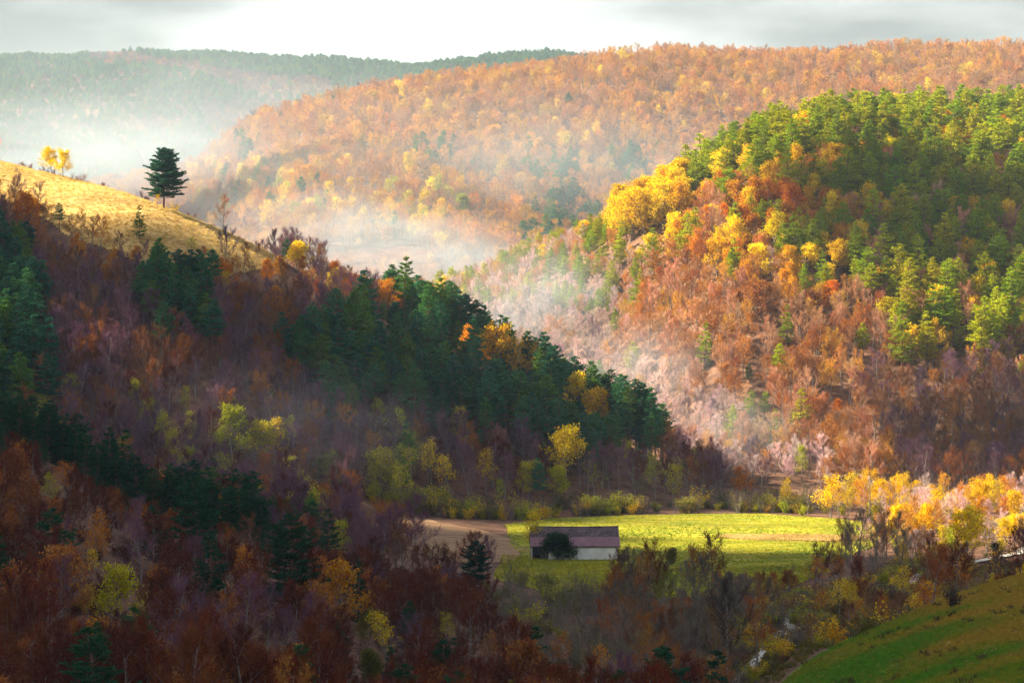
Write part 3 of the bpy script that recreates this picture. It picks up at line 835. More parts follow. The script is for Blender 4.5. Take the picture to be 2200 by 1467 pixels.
HAND = [
 # px, row of the foot, height in px, kind, tint, layer, name, category, label
 (352,448,138,'ridgepine','green','T','pine_tree','pine','tall lone pine standing on the golden grass ridge'),
 (112,373,66,'full','gold','T','autumn_tree','tree','golden tree on the ridge, left one of the pair'),
 (136,382,68,'full','gold','T','autumn_tree','tree','golden tree on the ridge, right one of the pair'),
 (36,371,24,'twigshrub','dark','T','shrub','shrub','small dark bare bush standing alone high on the golden grass'),
 (155,385,20,'twigshrub','brown','T','shrub','shrub','low twiggy bush beside the pair of golden trees'),
 (479,487,88,'bare','tan','T','bare_tree','tree','reddish bare tree standing on the ridge right of the lone pine'),
 (0,342,68,'bare','pale','T','bare_tree','tree','pale bare tree at the left picture edge above the ridge'),
 (338,447,34,'thin','gold','T','autumn_tree','tree','small golden tree left of the lone pine trunk'),
 (376,452,24,'shrub','gold','T','shrub','shrub','yellow bush at the foot of the lone pine'),
 (205,420,9,'twigshrub','dark','T','shrub','shrub','dark low scrub patch on the golden grass, upper one'),
 (270,436,10,'twigshrub','dark','T','shrub','shrub','dark low scrub patch on the golden grass near the lone pine'),
 (292,433,11,'twigshrub','dark','T','shrub','shrub','dark scrub just left of the lone pine on the ridge line'),
 (300,515,78,'pine','green','T','pine_tree','pine','dark pine rising against the golden grass below the lone pine'),
 (128,500,68,'standpine','green','T','pine_tree','pine','slim pine with small crown below the pair of golden trees'),
 (60,512,110,'leafy','orange','T','autumn_tree','tree','large amber tree at the left end of the golden slope'),
 (215,545,98,'half','orange','T','beech_tree','tree','half bare amber tree at the lower edge of the golden grass'),
 (410,545,40,'thin','lime','T','autumn_tree','tree','small yellow green tree alone on the lower golden grass'),
 (552,552,34,'vase','brown','T','bare_tree','tree','small dark bare tree near the low end of the golden slope'),
 (580,552,68,'vase','mauve','T','bare_tree','tree','thin grey bare tree left of the golden crest trees'),
 (618,545,58,'pine','green','T','pine_tree','pine','small pine in front of golden tree where the grass ends'),
 (632,548,64,'leafy','gold','T','autumn_tree','tree','bright yellow tree behind the small crest pine'),
 (652,556,74,'full','gold','T','autumn_tree','tree','taller bright yellow tree right of the small crest pine'),
 (648,592,50,'leafy','orange','T','autumn_tree','tree','orange tree just below the bright yellow crest trees'),
 (575,610,60,'leafy','orange','T','autumn_tree','tree','deep orange tree below the low end of the golden grass'),
 (830,652,84,'full','orange','T','autumn_tree','tree','round orange tree on the ridge left of the crest pine'),
 (884,668,92,'pine','green','T','pine_tree','pine','pine standing up from the ridge right of the orange tree'),
 (985,722,70,'pine','green','T','pine_tree','pine','dark pine on the descending ridge above the golden crown'),
 (1085,780,128,'full','gold','K','autumn_tree','tree','large round golden tree on the descending ridge'),
 (1122,796,112,'full','gold','K','autumn_tree','tree','lower golden tree right of the round golden ridge tree'),
 (1240,852,108,'full','gold','K','autumn_tree','tree','golden tree on the lower ridge among dark pines'),
 (1282,868,98,'full','gold','K','autumn_tree','tree','golden tree at the lower end of the ridge'),
 (500,985,128,'full','lime','M','autumn_tree','tree','tall yellow tree glowing on the shaded hillside'),
 (545,1000,108,'full','lime','M','autumn_tree','tree','yellow green tree right of the tall glowing yellow tree'),
 (592,1000,116,'thin','gold','M','autumn_tree','tree','slender golden tree right of the glowing yellow pair'),
 (572,1075,62,'leafy','orange','M','autumn_tree','tree','orange tree just above the dark near pines'),
 (680,1062,96,'thin','olive','M','autumn_tree','tree','sparse olive tree at the hill foot left of lime trees'),
 (818,1062,112,'full','lime','M','autumn_tree','tree','lime green tree at the hill foot above the ploughed field'),
 (922,1048,116,'thin','gold','M','autumn_tree','tree','tall thin yellow tree at the hill foot'),
 (965,1062,96,'thin','gold','M','autumn_tree','tree','thin yellow tree between the lime trees of the hill foot'),
 (1045,1062,110,'thin','gold','M','autumn_tree','tree','arching yellow tree at the hill foot above the barn'),
 (1215,1040,140,'full','gold','M','autumn_tree','tree','big round yellow tree below the pine wood'),
 (1200,1075,84,'leafy','lime','M','autumn_tree','tree','lime tree below the big round yellow tree'),
 (1445,1082,98,'thin','lime','M','autumn_tree','tree','lime yellow tree above the top edge of the field'),
 (1375,1078,60,'thin','olive','M','autumn_tree','tree','olive tree at the wood edge above the field'),
 (1590,1075,84,'leafy','orange','RF','autumn_tree','tree','orange tree at the wood edge above the lit field'),
 (395,895,74,'thin','lime','M','autumn_tree','tree','thin yellow green tree on the shaded slope left of the glowing one'),
 (1400,1000,120,'standpine','green','M','pine_tree','pine','last tall pine at the low end of the ridge wood'),
 (1540,594,96,'full','gold','R','autumn_tree','tree','bright golden tree in mid slope of the sunlit hill'),
 (1728,590,76,'full','gold','R','autumn_tree','tree','golden round tree on the sunlit hill, left of two'),
 (1800,594,86,'full','gold','R','autumn_tree','tree','golden round tree on the sunlit hill, right of two'),
 (1578,462,84,'full','orange','R','autumn_tree','tree','orange tree under the pines at the left shoulder of the hill'),
 (1655,455,80,'leafy','orange','R','autumn_tree','tree','orange tree among the upper pines of the sunlit hill'),
 (1615,520,70,'leafy','orange','R','autumn_tree','tree','amber tree just left of the dark pine gap'),
 (1740,470,78,'leafy','gold','R','autumn_tree','tree','yellow tree amid upper pines of the sunlit hill'),
 (1655,596,74,'half','pale','R','beech_tree','tree','pale cream-leaved tree between the golden hill trees'),
 (1640,698,104,'full','rust','R','autumn_tree','tree','wide russet orange tree in the middle of the sunlit hill'),
 (1385,515,118,'full','gold','R','autumn_tree','tree','brilliant yellow tree at the left shoulder of the hill'),
 (1425,495,120,'full','gold','R','autumn_tree','tree','brilliant yellow tree, tallest of the shoulder cluster'),
 (1462,480,100,'leafy','gold','R','autumn_tree','tree','brilliant yellow tree touching the shoulder pines'),
 (1355,520,96,'full','gold','R','autumn_tree','tree','brilliant yellow tree, lowest of the shoulder cluster'),
 (1514,790,104,'pine','sungreen','R','pine_tree','pine','bright pine standing alone among bare trees of the lower hill'),
 (1690,745,96,'pine','sungreen','R','pine_tree','pine','bright pine right of the russet orange tree'),
 (1940,800,128,'pine','sungreen','R','pine_tree','pine','bushy bright pine on the lower right slope, left of two'),
 (1988,800,104,'pine','sungreen','R','pine_tree','pine','bushy bright pine on the lower right slope, right of two'),
 (1855,770,80,'pine','sungreen','R','pine_tree','pine','small lit pine left of the two bushy bright pines'),
 (2062,760,60,'pine','sungreen','R','pine_tree','pine','small lit pine right of the two bushy bright pines'),
 (1614,900,66,'pine','sungreen','R','pine_tree','pine','thin yellow green pine in the pale bare wood, left of two'),
 (1642,898,60,'pine','sungreen','R','pine_tree','pine','thin yellow green pine in the pale bare wood, right of two'),
 (1722,1035,90,'thin','lime','R','autumn_tree','tree','ivy-green slim tree in the pale bare wood'),
 (1796,895,44,'leafy','orange','R','autumn_tree','tree','small orange tree in the brown bare wood'),
 (1610,830,52,'pine','green','R','pine_tree','pine','small dark pine in the bare wood of the lower hill'),
 (1180,610,84,'pine','sungreen','R','pine_tree','pine','tall lit pine on the misty low spur'),
 (1268,560,70,'pine','sungreen','R','pine_tree','pine','lit pine left of the brilliant yellow cluster'),
 (1500,420,104,'pine','sungreen','R','pine_tree','pine','leading pine at the left shoulder of the sunlit hill'),
 (1560,400,118,'pine','sungreen','R','pine_tree','pine','tall full pine behind the leading shoulder pine'),
 (995,468,58,'bush','lime','C','autumn_tree','tree','round yellow tree in the mist at the far hill foot'),
 (605,238,28,'broadpine','green','C','pine_tree','pine','single dark pine on the far orange ridge line'),
 (535,338,40,'broadpine','green','C','pine_tree','pine','dark pine on the misty far orange slope'),
 (1870,1118,128,'half','gold','V','beech_tree','tree','tall pale gold tree at the right end of the field'),
 (1925,1118,112,'half','gold','V','beech_tree','tree','broad pale gold tree right of the tall pale gold one'),
 (1785,1112,104,'leafy','gold','V','autumn_tree','tree','yellow tree at the far right corner of the field'),
 (1690,1108,80,'thin','gold','RF','autumn_tree','tree','amber tree at the shaded wood edge above the lit field'),
 (1985,1168,98,'leafy','gold','V','autumn_tree','tree','bright yellow tree right of the field corner'),
 (2075,1212,136,'full','gold','V','autumn_tree','tree','broad golden tree beside the gravel road'),
 (2105,1130,76,'leafy','orange','V','autumn_tree','tree','orange tree in the sunlit row at right'),
 (2185,1130,86,'leafy','gold','V','autumn_tree','tree','golden tree at the right picture edge'),
 (2028,1185,66,'thin','gold','V','autumn_tree','tree','forked yellow tree left of the broad golden road tree'),
 (2142,1262,112,'thin','dark','F','autumn_tree','tree','dark slender leafy tree beyond the near meadow'),
 (1832,1228,124,'widebare','grey','V','bare_tree','tree','dark bare tree at the field corner, leftmost of three'),
 (1882,1240,140,'widebare','grey','V','bare_tree','tree','tall dark bare tree at the field corner, middle of three'),
 (1940,1238,122,'widebare','grey','V','bare_tree','tree','dark bare tree at the field corner, rightmost of three'),
 (1800,1262,84,'half','rust','F','beech_tree','tree','round russet bush-like tree at the right end of the hedge'),
 (1895,1276,54,'bush','lime','F','shrub','shrub','round green bush below the three dark bare trees'),
 (1945,1300,96,'thin','gold','F','autumn_tree','tree','yellow tree just left of the pale road bend'),
 (1762,1340,86,'thin','orange','F','autumn_tree','tree','orange topped tree above the yellow willow bushes'),
 (1790,1395,86,'shrub','gold','F','shrub','shrub','yellow willow bush by the road, leftmost of three'),
 (1850,1392,98,'shrub','olive','F','shrub','shrub','olive willow bush by the road, middle of three'),
 (1915,1378,96,'shrub','gold','F','shrub','shrub','yellow brown willow bush by the road, rightmost of three'),
 (2050,1305,60,'shrub','dark','F','shrub','shrub','dark brushy bush on the crest of the near meadow'),
 (2085,1300,48,'twigshrub','dark','F','shrub','shrub','dark twiggy bush right of the brushy crest bush'),
 (1200,1196,70,'roundbush','holly','B','shrub','shrub','large rounded dark evergreen bush in front of the barn'),
 (1172,1192,50,'thin','olive','B','shrub','shrub','thin olive bush left of the dark barn bush'),
 (1141,1196,116,'thin','gold','B','autumn_tree','tree','golden fan-shaped tree at the left end of the barn'),
 (1018,1268,116,'broadpine','darkgreen','F','pine_tree','pine','dark pine below the ploughed field left of the barn'),
 (1442,1212,44,'bush','olive','F','shrub','shrub','small round green bush at the near edge of the field'),
 (1500,1310,136,'widebare','grey','F','bare_tree','tree','broad dark bare tree in front of the green field'),
 (1425,1320,110,'widebare','olive','F','bare_tree','tree','broad olive grey bare tree left of the dark one before the field'),
 (1562,1482,262,'bare','dark','F','bare_tree','tree','tall dark bare tree at the bottom beside the russet one'),
 (1628,1440,190,'half','rust','F','beech_tree','tree','russet tree left of the bends of the gravel road'),
 (632,1325,240,'broadpine','darkgreen','F','pine_tree','pine','largest dark pine of the near slope'),
 (425,1205,190,'broadpine','darkgreen','F','pine_tree','pine','broad dark pine left of the largest near pine'),
 (452,1335,205,'pine','darkgreen','F','pine_tree','pine','slimmer dark pine in front of the broad left pine'),
 (705,1225,140,'pine','darkgreen','F','pine_tree','pine','slender pine just behind the largest near pine'),
 (590,1160,120,'broadpine','darkgreen','F','pine_tree','pine','dark pine behind and left of the largest near pine'),
 (520,1150,120,'pine','darkgreen','F','pine_tree','pine','dark pine in the near row under the orange tree'),
 (295,1065,125,'broadpine','darkgreen','F','pine_tree','pine','dark bushy pine in the middle of the upper near slope'),
 (105,965,140,'broadpine','darkgreen','F','pine_tree','pine','tallest dark pine at the left end of the near slope'),
 (40,960,125,'pine','darkgreen','F','pine_tree','pine','dark pine at the left edge of the near slope'),
 (160,985,110,'pine','darkgreen','F','pine_tree','pine','dark pine right of the tallest left end pine'),
 (210,1000,105,'pine','darkgreen','F','pine_tree','pine','dark pine third from the left end of the near slope'),
 (455,1120,120,'broadpine','darkgreen','F','pine_tree','pine','dark pine behind the broad left pine of the near slope'),
 (560,1120,112,'broadpine','darkgreen','F','pine_tree','pine','dark rounded pine at the top of the near row'),
 (655,1150,105,'pine','darkgreen','F','pine_tree','pine','dark pine tip between the near row and the slender pine'),
 (330,1035,112,'pine','darkgreen','F','pine_tree','pine','dark pine at the top of the middle near slope'),
 (250,1010,100,'broadpine','darkgreen','F','pine_tree','pine','dark pine fourth from the left end of the near slope'),
 (0,945,118,'broadpine','darkgreen','F','pine_tree','pine','blackish pine filling the diagonal near row, first of these from left'),
 (72,952,112,'pine','darkgreen','F','pine_tree','pine','blackish pine filling the diagonal near row, second of these from left'),
 (135,978,108,'broadpine','darkgreen','F','pine_tree','pine','blackish pine filling the diagonal near row, third of these from left'),
 (185,992,112,'pine','darkgreen','F','pine_tree','pine','blackish pine filling the diagonal near row, fourth of these from left'),
 (365,1050,112,'broadpine','darkgreen','F','pine_tree','pine','blackish pine filling the diagonal near row, fifth of these from left'),
 (395,1075,118,'pine','darkgreen','F','pine_tree','pine','blackish pine filling the diagonal near row, sixth of these from left'),
 (492,1118,112,'broadpine','darkgreen','F','pine_tree','pine','blackish pine filling the diagonal near row, seventh of these from left'),
 (540,1128,116,'pine','darkgreen','F','pine_tree','pine','blackish pine filling the diagonal near row, eighth of these from left'),
 (612,1150,116,'broadpine','darkgreen','F','pine_tree','pine','blackish pine filling the diagonal near row, ninth of these from left'),
 (672,1185,118,'pine','darkgreen','F','pine_tree','pine','blackish pine filling the diagonal near row, tenth of these from left'),
 (262,1355,160,'full','lime','F','autumn_tree','tree','yellow green tree in the dark lower left corner'),
 (195,1350,110,'thin','gold','F','autumn_tree','tree','thin yellow brown tree left of the yellow green corner tree'),
 (200,1240,72,'thin','gold','F','autumn_tree','tree','small yellow tree above the yellow green corner tree'),
 (112,1095,92,'thin','lime','F','autumn_tree','tree','faint lime tree below the left end pines'),
 (744,1350,164,'full','orange','F','autumn_tree','tree','bright orange tree right of the largest near pine'),
 (790,1405,110,'leafy','olive','F','autumn_tree','tree','olive green tree below the bright orange near tree'),
 (832,1430,130,'thin','gold','F','autumn_tree','tree','yellow brown tree right of the olive near tree'),
 (962,1400,96,'thin','lime','F','autumn_tree','tree','yellow green small tree above the bottom edge'),
 (1048,1440,96,'thin','rust','F','autumn_tree','tree','red orange tree at bottom left of the orange cluster'),
 (1205,1450,104,'thin','orange','F','autumn_tree','tree','orange tree at the bottom edge, left of the pair'),
 (1290,1462,90,'thin','orange','F','autumn_tree','tree','orange tree at the bottom edge, right of the pair'),
 (585,1110,40,'thin','gold','F','autumn_tree','tree','small yellow tree peeking over the largest near pine'),
 (305,1275,185,'bare','mauve','F','bare_tree','tree','pale bare tree with fanned branches left of the slim near pine'),
 (605,1430,150,'bare','mauve','F','bare_tree','tree','pale bare tree in front of the largest near pine'),
 (540,1200,110,'bare','brown','F','bare_tree','tree','red brown bare tree between the two dark near pines'),
 (868,1260,130,'bare','brown','F','bare_tree','tree','red brown bare tree against the ploughed field'),
 (800,1470,90,'bush','olive','F','shrub','shrub','olive bush at the bottom edge below the yellow brown tree'),
]
for i, (p, d_, hh) in enumerate([(1556, 488, 20), (1600, 486, 17), (1640, 486, 20), (1672, 486, 22), (1705, 487, 21), (1740, 486, 20)]):
    HAND.append((p, None, hh, 'twigshrub', 'purple', d_, 'shrub', 'shrub', 'purple hedge bush along the near field edge, %s from left' % ['first', 'second', 'third', 'fourth', 'fifth', 'sixth'][i]))
TINTS['purple'] = [(.10, .045, .055)]

hand = []
for (p, row, hp, kind, tint, lay, nm, cat, lab) in HAND:
    if row is None: D = float(lay)
    elif lay == 'T': D = dist_at(p, row, float(knot(6, p)) - 12, float(knot(7, p)) + 1)
    elif lay == 'K': D = float(knot(7, p)) + 4.0
    elif lay == 'M': D = dist_at(p, row, float(knot(5, p)), float(knot(7, p)))
    elif lay == 'RF': D = dist_at(p, row, 640, 720)
    elif lay == 'R': D = dist_at(p, row, float(knot(9, p)), float(knot(10, p)))
    elif lay == 'C': D = dist_at(p, row, float(knot(12, p)), float(knot(13, p)))
    elif lay == 'V': D = dist_at(p, row, 470, 660)
    elif lay == 'B': D = 509.5 if cat == 'shrub' else 514.0
    else: D = dist_at(p, row, 225, 500)
    if nm == 'pine_tree' and lay in 'C': hp *= 1.1
    h = hp / F * D
    hand.append(dict(layer=lay if isinstance(lay, str) else 'B', x=float(xw(p, D)), y=D, z=float(ground(p, D)), px=float(p), kind=kind, tint=tint, h=h, name=nm, cat=cat, label=lab, hand=True))

# clear room around and just in front of the picked ones
hx = np.array([[t['x'], t['y']] for t in hand])
hw = np.array([0.17 * t['h'] for t in hand])
hp_ = np.array([t['px'] for t in hand]); hhp = np.array([t['h'] * F / t['y'] for t in hand]); hwp = .2 * hhp
hfoot = np.array([float(rowof(t['z'], t['y'])) for t in hand])
_rs = [(float(pxw(x, y)), y) for x, y in ROADPTS]
_rs = [(p, y) for p, y in _rs if (342 < y < 351) or (364 < y < 373) or (397 < y < 405) or (461 < y < 470) or (2035 < p < 2230)]
hp_ = np.append(hp_, [p for p, y in _rs]); hhp = np.append(hhp, [0] * len(_rs)); hwp = np.append(hwp, [4] * len(_rs)); hreach = np.array([110.] * len(hand) + [45.] * len(_rs))
hfoot = np.append(hfoot, [float(rowof(ground(p, y), y)) + 3 for p, y in _rs]); hy_ = np.append(hx[:, 1], [y for p, y in _rs])
BARN = (3.9, 508.0, 22.4, 524.0)
keep = []
for t in trees:
    dx, dy = np.abs(hx[:, 0] - t['x']), hx[:, 1] - t['y']
    near = (np.hypot(dx, dy) < 2.6)
    front = (dx < hw + 1.2) & (dy > 0) & (dy < 16) & (t['layer'] not in 'EU')
    if near.any() or front.any(): continue
    # nothing tall close in front of a tree that the photograph shows
    s_ = F / t['y']; top = float(rowof(t['z'] + t['h'], t['y']))
    dyr = hy_ - t['y']
    hide = (dyr > 0) & (dyr < hreach) & (np.abs(hp_ - t['px']) < hwp + .12 * t['h'] * s_) & (top < hfoot - .38 * hhp)
    if hide.any():
        nh = t['h'] - (float(np.max((hfoot - .38 * hhp)[hide])) - top) / s_
        if nh < (1.0 if t['kind'] in ('shrub', 'twigshrub') else 5.0): continue
        t['h'] = nh
    if BARN[0] - 3 < t['x'] < BARN[2] + 3 and 470 < t['y'] < 527 and t['h'] > 2.2: continue
    keep.append(t)
trees = keep + hand

# which ones show largest
alltrees = sorted(trees, key=lambda t: t['y'])
CELL = 5
grid = np.zeros((1500 // CELL + 1, 2200 // CELL + 1), bool)
for t in alltrees:
    t['vis'] = 0.0
    if t['y'] > 1180: continue
    s = F / t['y']
    foot = float(rowof(t['z'], t['y'])); top = foot - t['h'] * s
    lim = HOR - float(horizon(t['px'], t['y'] - 3)) * F
    w = t['h'] * s * (.17 if t['kind'] not in ('shrub', 'twigshrub', 'bush', 'roundbush') else .3)
    y0, y1 = int(max(0, top) // CELL), int(min(1466, min(foot, lim + 3) - .12 * t['h'] * s) // CELL)
    x0, x1 = int(max(0, t['px'] - w) // CELL), int(min(2199, t['px'] + w) // CELL)
    if y1 <= y0 or x1 < x0 or t['px'] < -5 or t['px'] > 2205: continue
    g = grid[y0:y1 + 1, x0:x1 + 1]
    t['vis'] = float((~g).sum())
    g[:] = True
CLASS = {'pine': 'pine', 'standpine': 'pine', 'ridgepine': 'pine', 'broadpine': 'pine', 'bare': 'bare', 'vase': 'bare', 'widebare': 'bare',
         'half': 'leaf', 'leafy': 'leaf', 'thin': 'leaf', 'shrub': 'shrub', 'twigshrub': 'shrub', 'bush': 'shrub', 'roundbush': 'shrub', 'full': 'leaf'}
QUOTA = {'pine': 290, 'bare': 290, 'leaf': 290, 'shrub': 170}
single = list(hand)
for c, q in QUOTA.items():
    have = sum(1 for t in hand if CLASS[t['kind']] == c)
    cand = [t for t in alltrees if not t.get('hand') and CLASS[t['kind']] == c and t['layer'] != 'U' and t['vis'] >= (18 if c != 'shrub' else 8)]
    cand.sort(key=lambda t: -t['vis'])
    single += cand[:max(0, q - have)]
for t in single: t['single'] = True

ORD = "first second third fourth fifth sixth seventh eighth ninth tenth eleventh twelfth thirteenth fourteenth fifteenth sixteenth seventeenth eighteenth nineteenth".split()
TENS = {20: 'twenty', 30: 'thirty', 40: 'forty', 50: 'fifty', 60: 'sixty', 70: 'seventy', 80: 'eighty', 90: 'ninety'}
def ordinal(n):
    if n <= 19: return ORD[n - 1]
    t, u = n // 10 * 10, n % 10
    return TENS[t][:-1] + 'ieth' if u == 0 else TENS[t] + '-' + ORD[u - 1]
TINTW = {'green': 'dark green', 'darkgreen': 'blackish green', 'sungreen': 'sunlit green', 'gold': 'golden yellow', 'orange': 'orange', 'rust': 'russet', 'peach': 'pale orange', 'lime': 'yellow green',
         'mauve': 'grey mauve', 'tan': 'tan', 'rose': 'rosy brown', 'brown': 'brown', 'redbrown': 'red brown', 'pale': 'pale', 'grey': 'grey', 'olive': 'olive', 'holly': 'dark green', 'dark': 'dark', 'purple': 'purple'}
KINDW = {'pine': ('pine_tree', 'pine', 'pine'), 'standpine': ('pine_tree', 'pine', 'tall-stemmed pine'), 'bare': ('bare_tree', 'tree', 'bare tree'), 'half': ('beech_tree', 'tree', 'half bare tree'),
         'leafy': ('autumn_tree', 'tree', 'leafy tree'), 'thin': ('autumn_tree', 'tree', 'thin-leaved tree'), 'shrub': ('shrub', 'shrub', 'bush'), 'twigshrub': ('shrub', 'shrub', 'twiggy bush')}
def zone(t):
    p, l = t['px'], t['layer']
    r = float(rowof(t['z'] + .6 * t['h'], t['y']))
    if l == 'F':
        if p < 340: return 'of the dark lower left corner' if r > 1150 else 'near the left end pines'
        if p < 780: return 'around the largest near pine' if r < 1290 else 'below the largest near pine'
        if p < 1090: return 'below the ploughed field'
        if p < 1340: return 'below the barn' if r < 1330 else 'at the bottom below the barn'
        if p < 1670: return 'below the green field' if r < 1350 else 'at the bottom below the field'
        return 'along the gravel road'
    if l == 'V': return 'at the right end of the field'
    if l == 'E': return 'in the shrub belt above the barn' if p < 1300 else 'in the shrub belt above the field'
    if l == 'M':
        if p < 330: a = 'on the shaded hill below the gold trees'
        elif p < 640: a = 'on the shaded hill below the lone pine'
        elif p < 900: a = 'on the shaded hill above the ploughed field'
        elif p < 1220: a = 'on the shaded hill above the barn'
        else: a = 'on the low end of the ridge'
        return ('high ' if r < np.interp(p, [0, 600, 1000, 1400], [560, 690, 810, 930]) else 'low ' if r > np.interp(p, [0, 600, 1000, 1400], [720, 850, 950, 1020]) else 'midway ') + a
    if l == 'R':
        if p < 1340: return 'on the misty low spur' if r < 640 else 'in the pale misty wood'
        if r < 340: return 'atop the sunlit hill'
        if r < 480: return 'high on the sunlit hill'
        if r < 640: return 'midway up the sunlit hill'
        if r < 800: return 'in the lower half of the sunlit hill'
        return 'near the foot of the sunlit hill'
    return 'on the far hillside'
buckets = {}
for t in single:
    if t.get('hand'): continue
    nm, cat, noun = KINDW[t['kind']]
    t['name'], t['cat'] = nm, cat
    buckets.setdefault((TINTW[t['tint']] + ' ' + noun, zone(t)), []).append(t)
for (what, where), ts in buckets.items():
    ts.sort(key=lambda t: t['px'])
    for i, t in enumerate(ts):
        t['label'] = f"{what} {where}" + (f", {ordinal(i + 1)} from left" if len(ts) > 1 else "")
GROUPS = {'pine_tree': 'pines on the hills', 'bare_tree': 'bare trees on the hills', 'beech_tree': 'half bare autumn trees', 'autumn_tree': 'trees in autumn leaf', 'shrub': 'bushes of the valley and slopes'}

def varied(tint, rng):
    c = np.array(TINTS[tint][rng.integers(len(TINTS[tint]))])
    return np.clip(c * (1 + rng.normal() * .09) * (1 + rng.normal(size=3) * .05), .004, .9)

rt = np.random.default_rng(5)
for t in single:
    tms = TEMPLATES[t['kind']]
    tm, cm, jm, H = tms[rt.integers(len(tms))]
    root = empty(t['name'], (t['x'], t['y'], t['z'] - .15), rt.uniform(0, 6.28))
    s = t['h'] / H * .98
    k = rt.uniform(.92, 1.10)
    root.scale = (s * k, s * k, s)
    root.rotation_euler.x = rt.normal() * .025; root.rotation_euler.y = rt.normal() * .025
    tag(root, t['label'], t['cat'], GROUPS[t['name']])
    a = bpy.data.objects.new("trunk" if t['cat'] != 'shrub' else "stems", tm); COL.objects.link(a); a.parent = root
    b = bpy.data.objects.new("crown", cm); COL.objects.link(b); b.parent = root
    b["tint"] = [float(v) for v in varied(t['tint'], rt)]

# ------------------------------------------------------------------ the woods beyond counting
TCOL = bpy.data.collections.new("shapes")
TIDX = {}
_i = 0
for kind in sorted(TEMPLATES):
    for tm, cm, jm, H in TEMPLATES[kind]:
        o = bpy.data.objects.new("shape_%03d" % _i, jm)
        TCOL.objects.link(o)
        TIDX.setdefault(kind, []).append((_i, H)); _i += 1

def scatter_group(name, coll):
    g = bpy.data.node_groups.new(name, 'GeometryNodeTree')
    g.interface.new_socket("Geometry", in_out='INPUT', socket_type='NodeSocketGeometry')
    g.interface.new_socket("Geometry", in_out='OUTPUT', socket_type='NodeSocketGeometry')
    gi, go = g.nodes.new('NodeGroupInput'), g.nodes.new('NodeGroupOutput')
    ip = g.nodes.new('GeometryNodeInstanceOnPoints')
    ci = g.nodes.new('GeometryNodeCollectionInfo')
    ci.inputs['Collection'].default_value = coll
    ci.inputs['Separate Children'].default_value = True
    ci.inputs['Reset Children'].default_value = True
    ip.inputs['Pick Instance'].default_value = True
    def at(n, typ):
        a = g.nodes.new('GeometryNodeInputNamedAttribute'); a.data_type = typ; a.inputs['Name'].default_value = n
        return a.outputs[0]
    g.links.new(gi.outputs[0], ip.inputs['Points'])
    g.links.new(ci.outputs[0], ip.inputs['Instance'])
    g.links.new(at('shape', 'INT'), ip.inputs['Instance Index'])
    g.links.new(at('turn', 'FLOAT_VECTOR'), ip.inputs['Rotation'])
    g.links.new(at('size', 'FLOAT_VECTOR'), ip.inputs['Scale'])
    g.links.new(ip.outputs[0], go.inputs[0])
    return g
G_TREES = scatter_group("scatter_trees", TCOL)

def points_object(name, pos, idx, rot, scl, tint, group, label):
    me = bpy.data.meshes.new(name)
    n = len(pos)
    me.vertices.add(n)
    me.vertices.foreach_set("co", np.asarray(pos, np.float32).ravel())
    a = me.attributes.new("shape", 'INT', 'POINT'); a.data.foreach_set("value", np.asarray(idx, np.int32))
    a = me.attributes.new("turn", 'FLOAT_VECTOR', 'POINT'); a.data.foreach_set("vector", np.asarray(rot, np.float32).ravel())
    a = me.attributes.new("size", 'FLOAT_VECTOR', 'POINT'); a.data.foreach_set("vector", np.asarray(scl, np.float32).ravel())
    a = me.attributes.new("tint", 'FLOAT_COLOR', 'POINT')
    a.data.foreach_set("color", np.concatenate([np.asarray(tint, np.float32), np.ones((n, 1), np.float32)], 1).ravel())
    o = link(name, me)
    m = o.modifiers.new("scatter", 'NODES'); m.node_group = group
    tag(o, label, kind="stuff")
    return o

LAYERS = {'Z': ('far_pine_forest', 'hazy teal pine forest covering the farthest ridge'),
          'C': ('orange_hill_forest', 'hazy orange beech forest covering the far middle hill'),
          'R': ('sunlit_hill_forest', 'mixed autumn wood filling the sunlit hill on the right'),
          'M': ('shaded_hill_forest', 'shaded mauve and green wood filling the ridge on the left'),
          'F': ('near_slope_forest', 'dark russet wood filling the near slope'),
          'V': ('valley_thicket', 'golden thicket between the field and the gravel road'),
          'U': ('undergrowth', 'low russet and olive undergrowth between the near trees and along the road'),
          'E': ('field_edge_thicket', 'lime and mauve shrub belt along the hill foot')}
for l, (nm, lab) in LAYERS.items():
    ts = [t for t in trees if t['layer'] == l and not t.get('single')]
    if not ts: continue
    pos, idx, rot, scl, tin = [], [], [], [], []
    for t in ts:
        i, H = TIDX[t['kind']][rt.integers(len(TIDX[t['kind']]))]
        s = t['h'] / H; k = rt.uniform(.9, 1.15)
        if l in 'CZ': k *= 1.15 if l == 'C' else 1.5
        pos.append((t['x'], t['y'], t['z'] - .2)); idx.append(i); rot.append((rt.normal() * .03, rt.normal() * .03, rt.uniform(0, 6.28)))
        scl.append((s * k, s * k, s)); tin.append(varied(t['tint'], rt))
    points_object(nm, pos, idx, rot, scl, tin, G_TREES, lab)

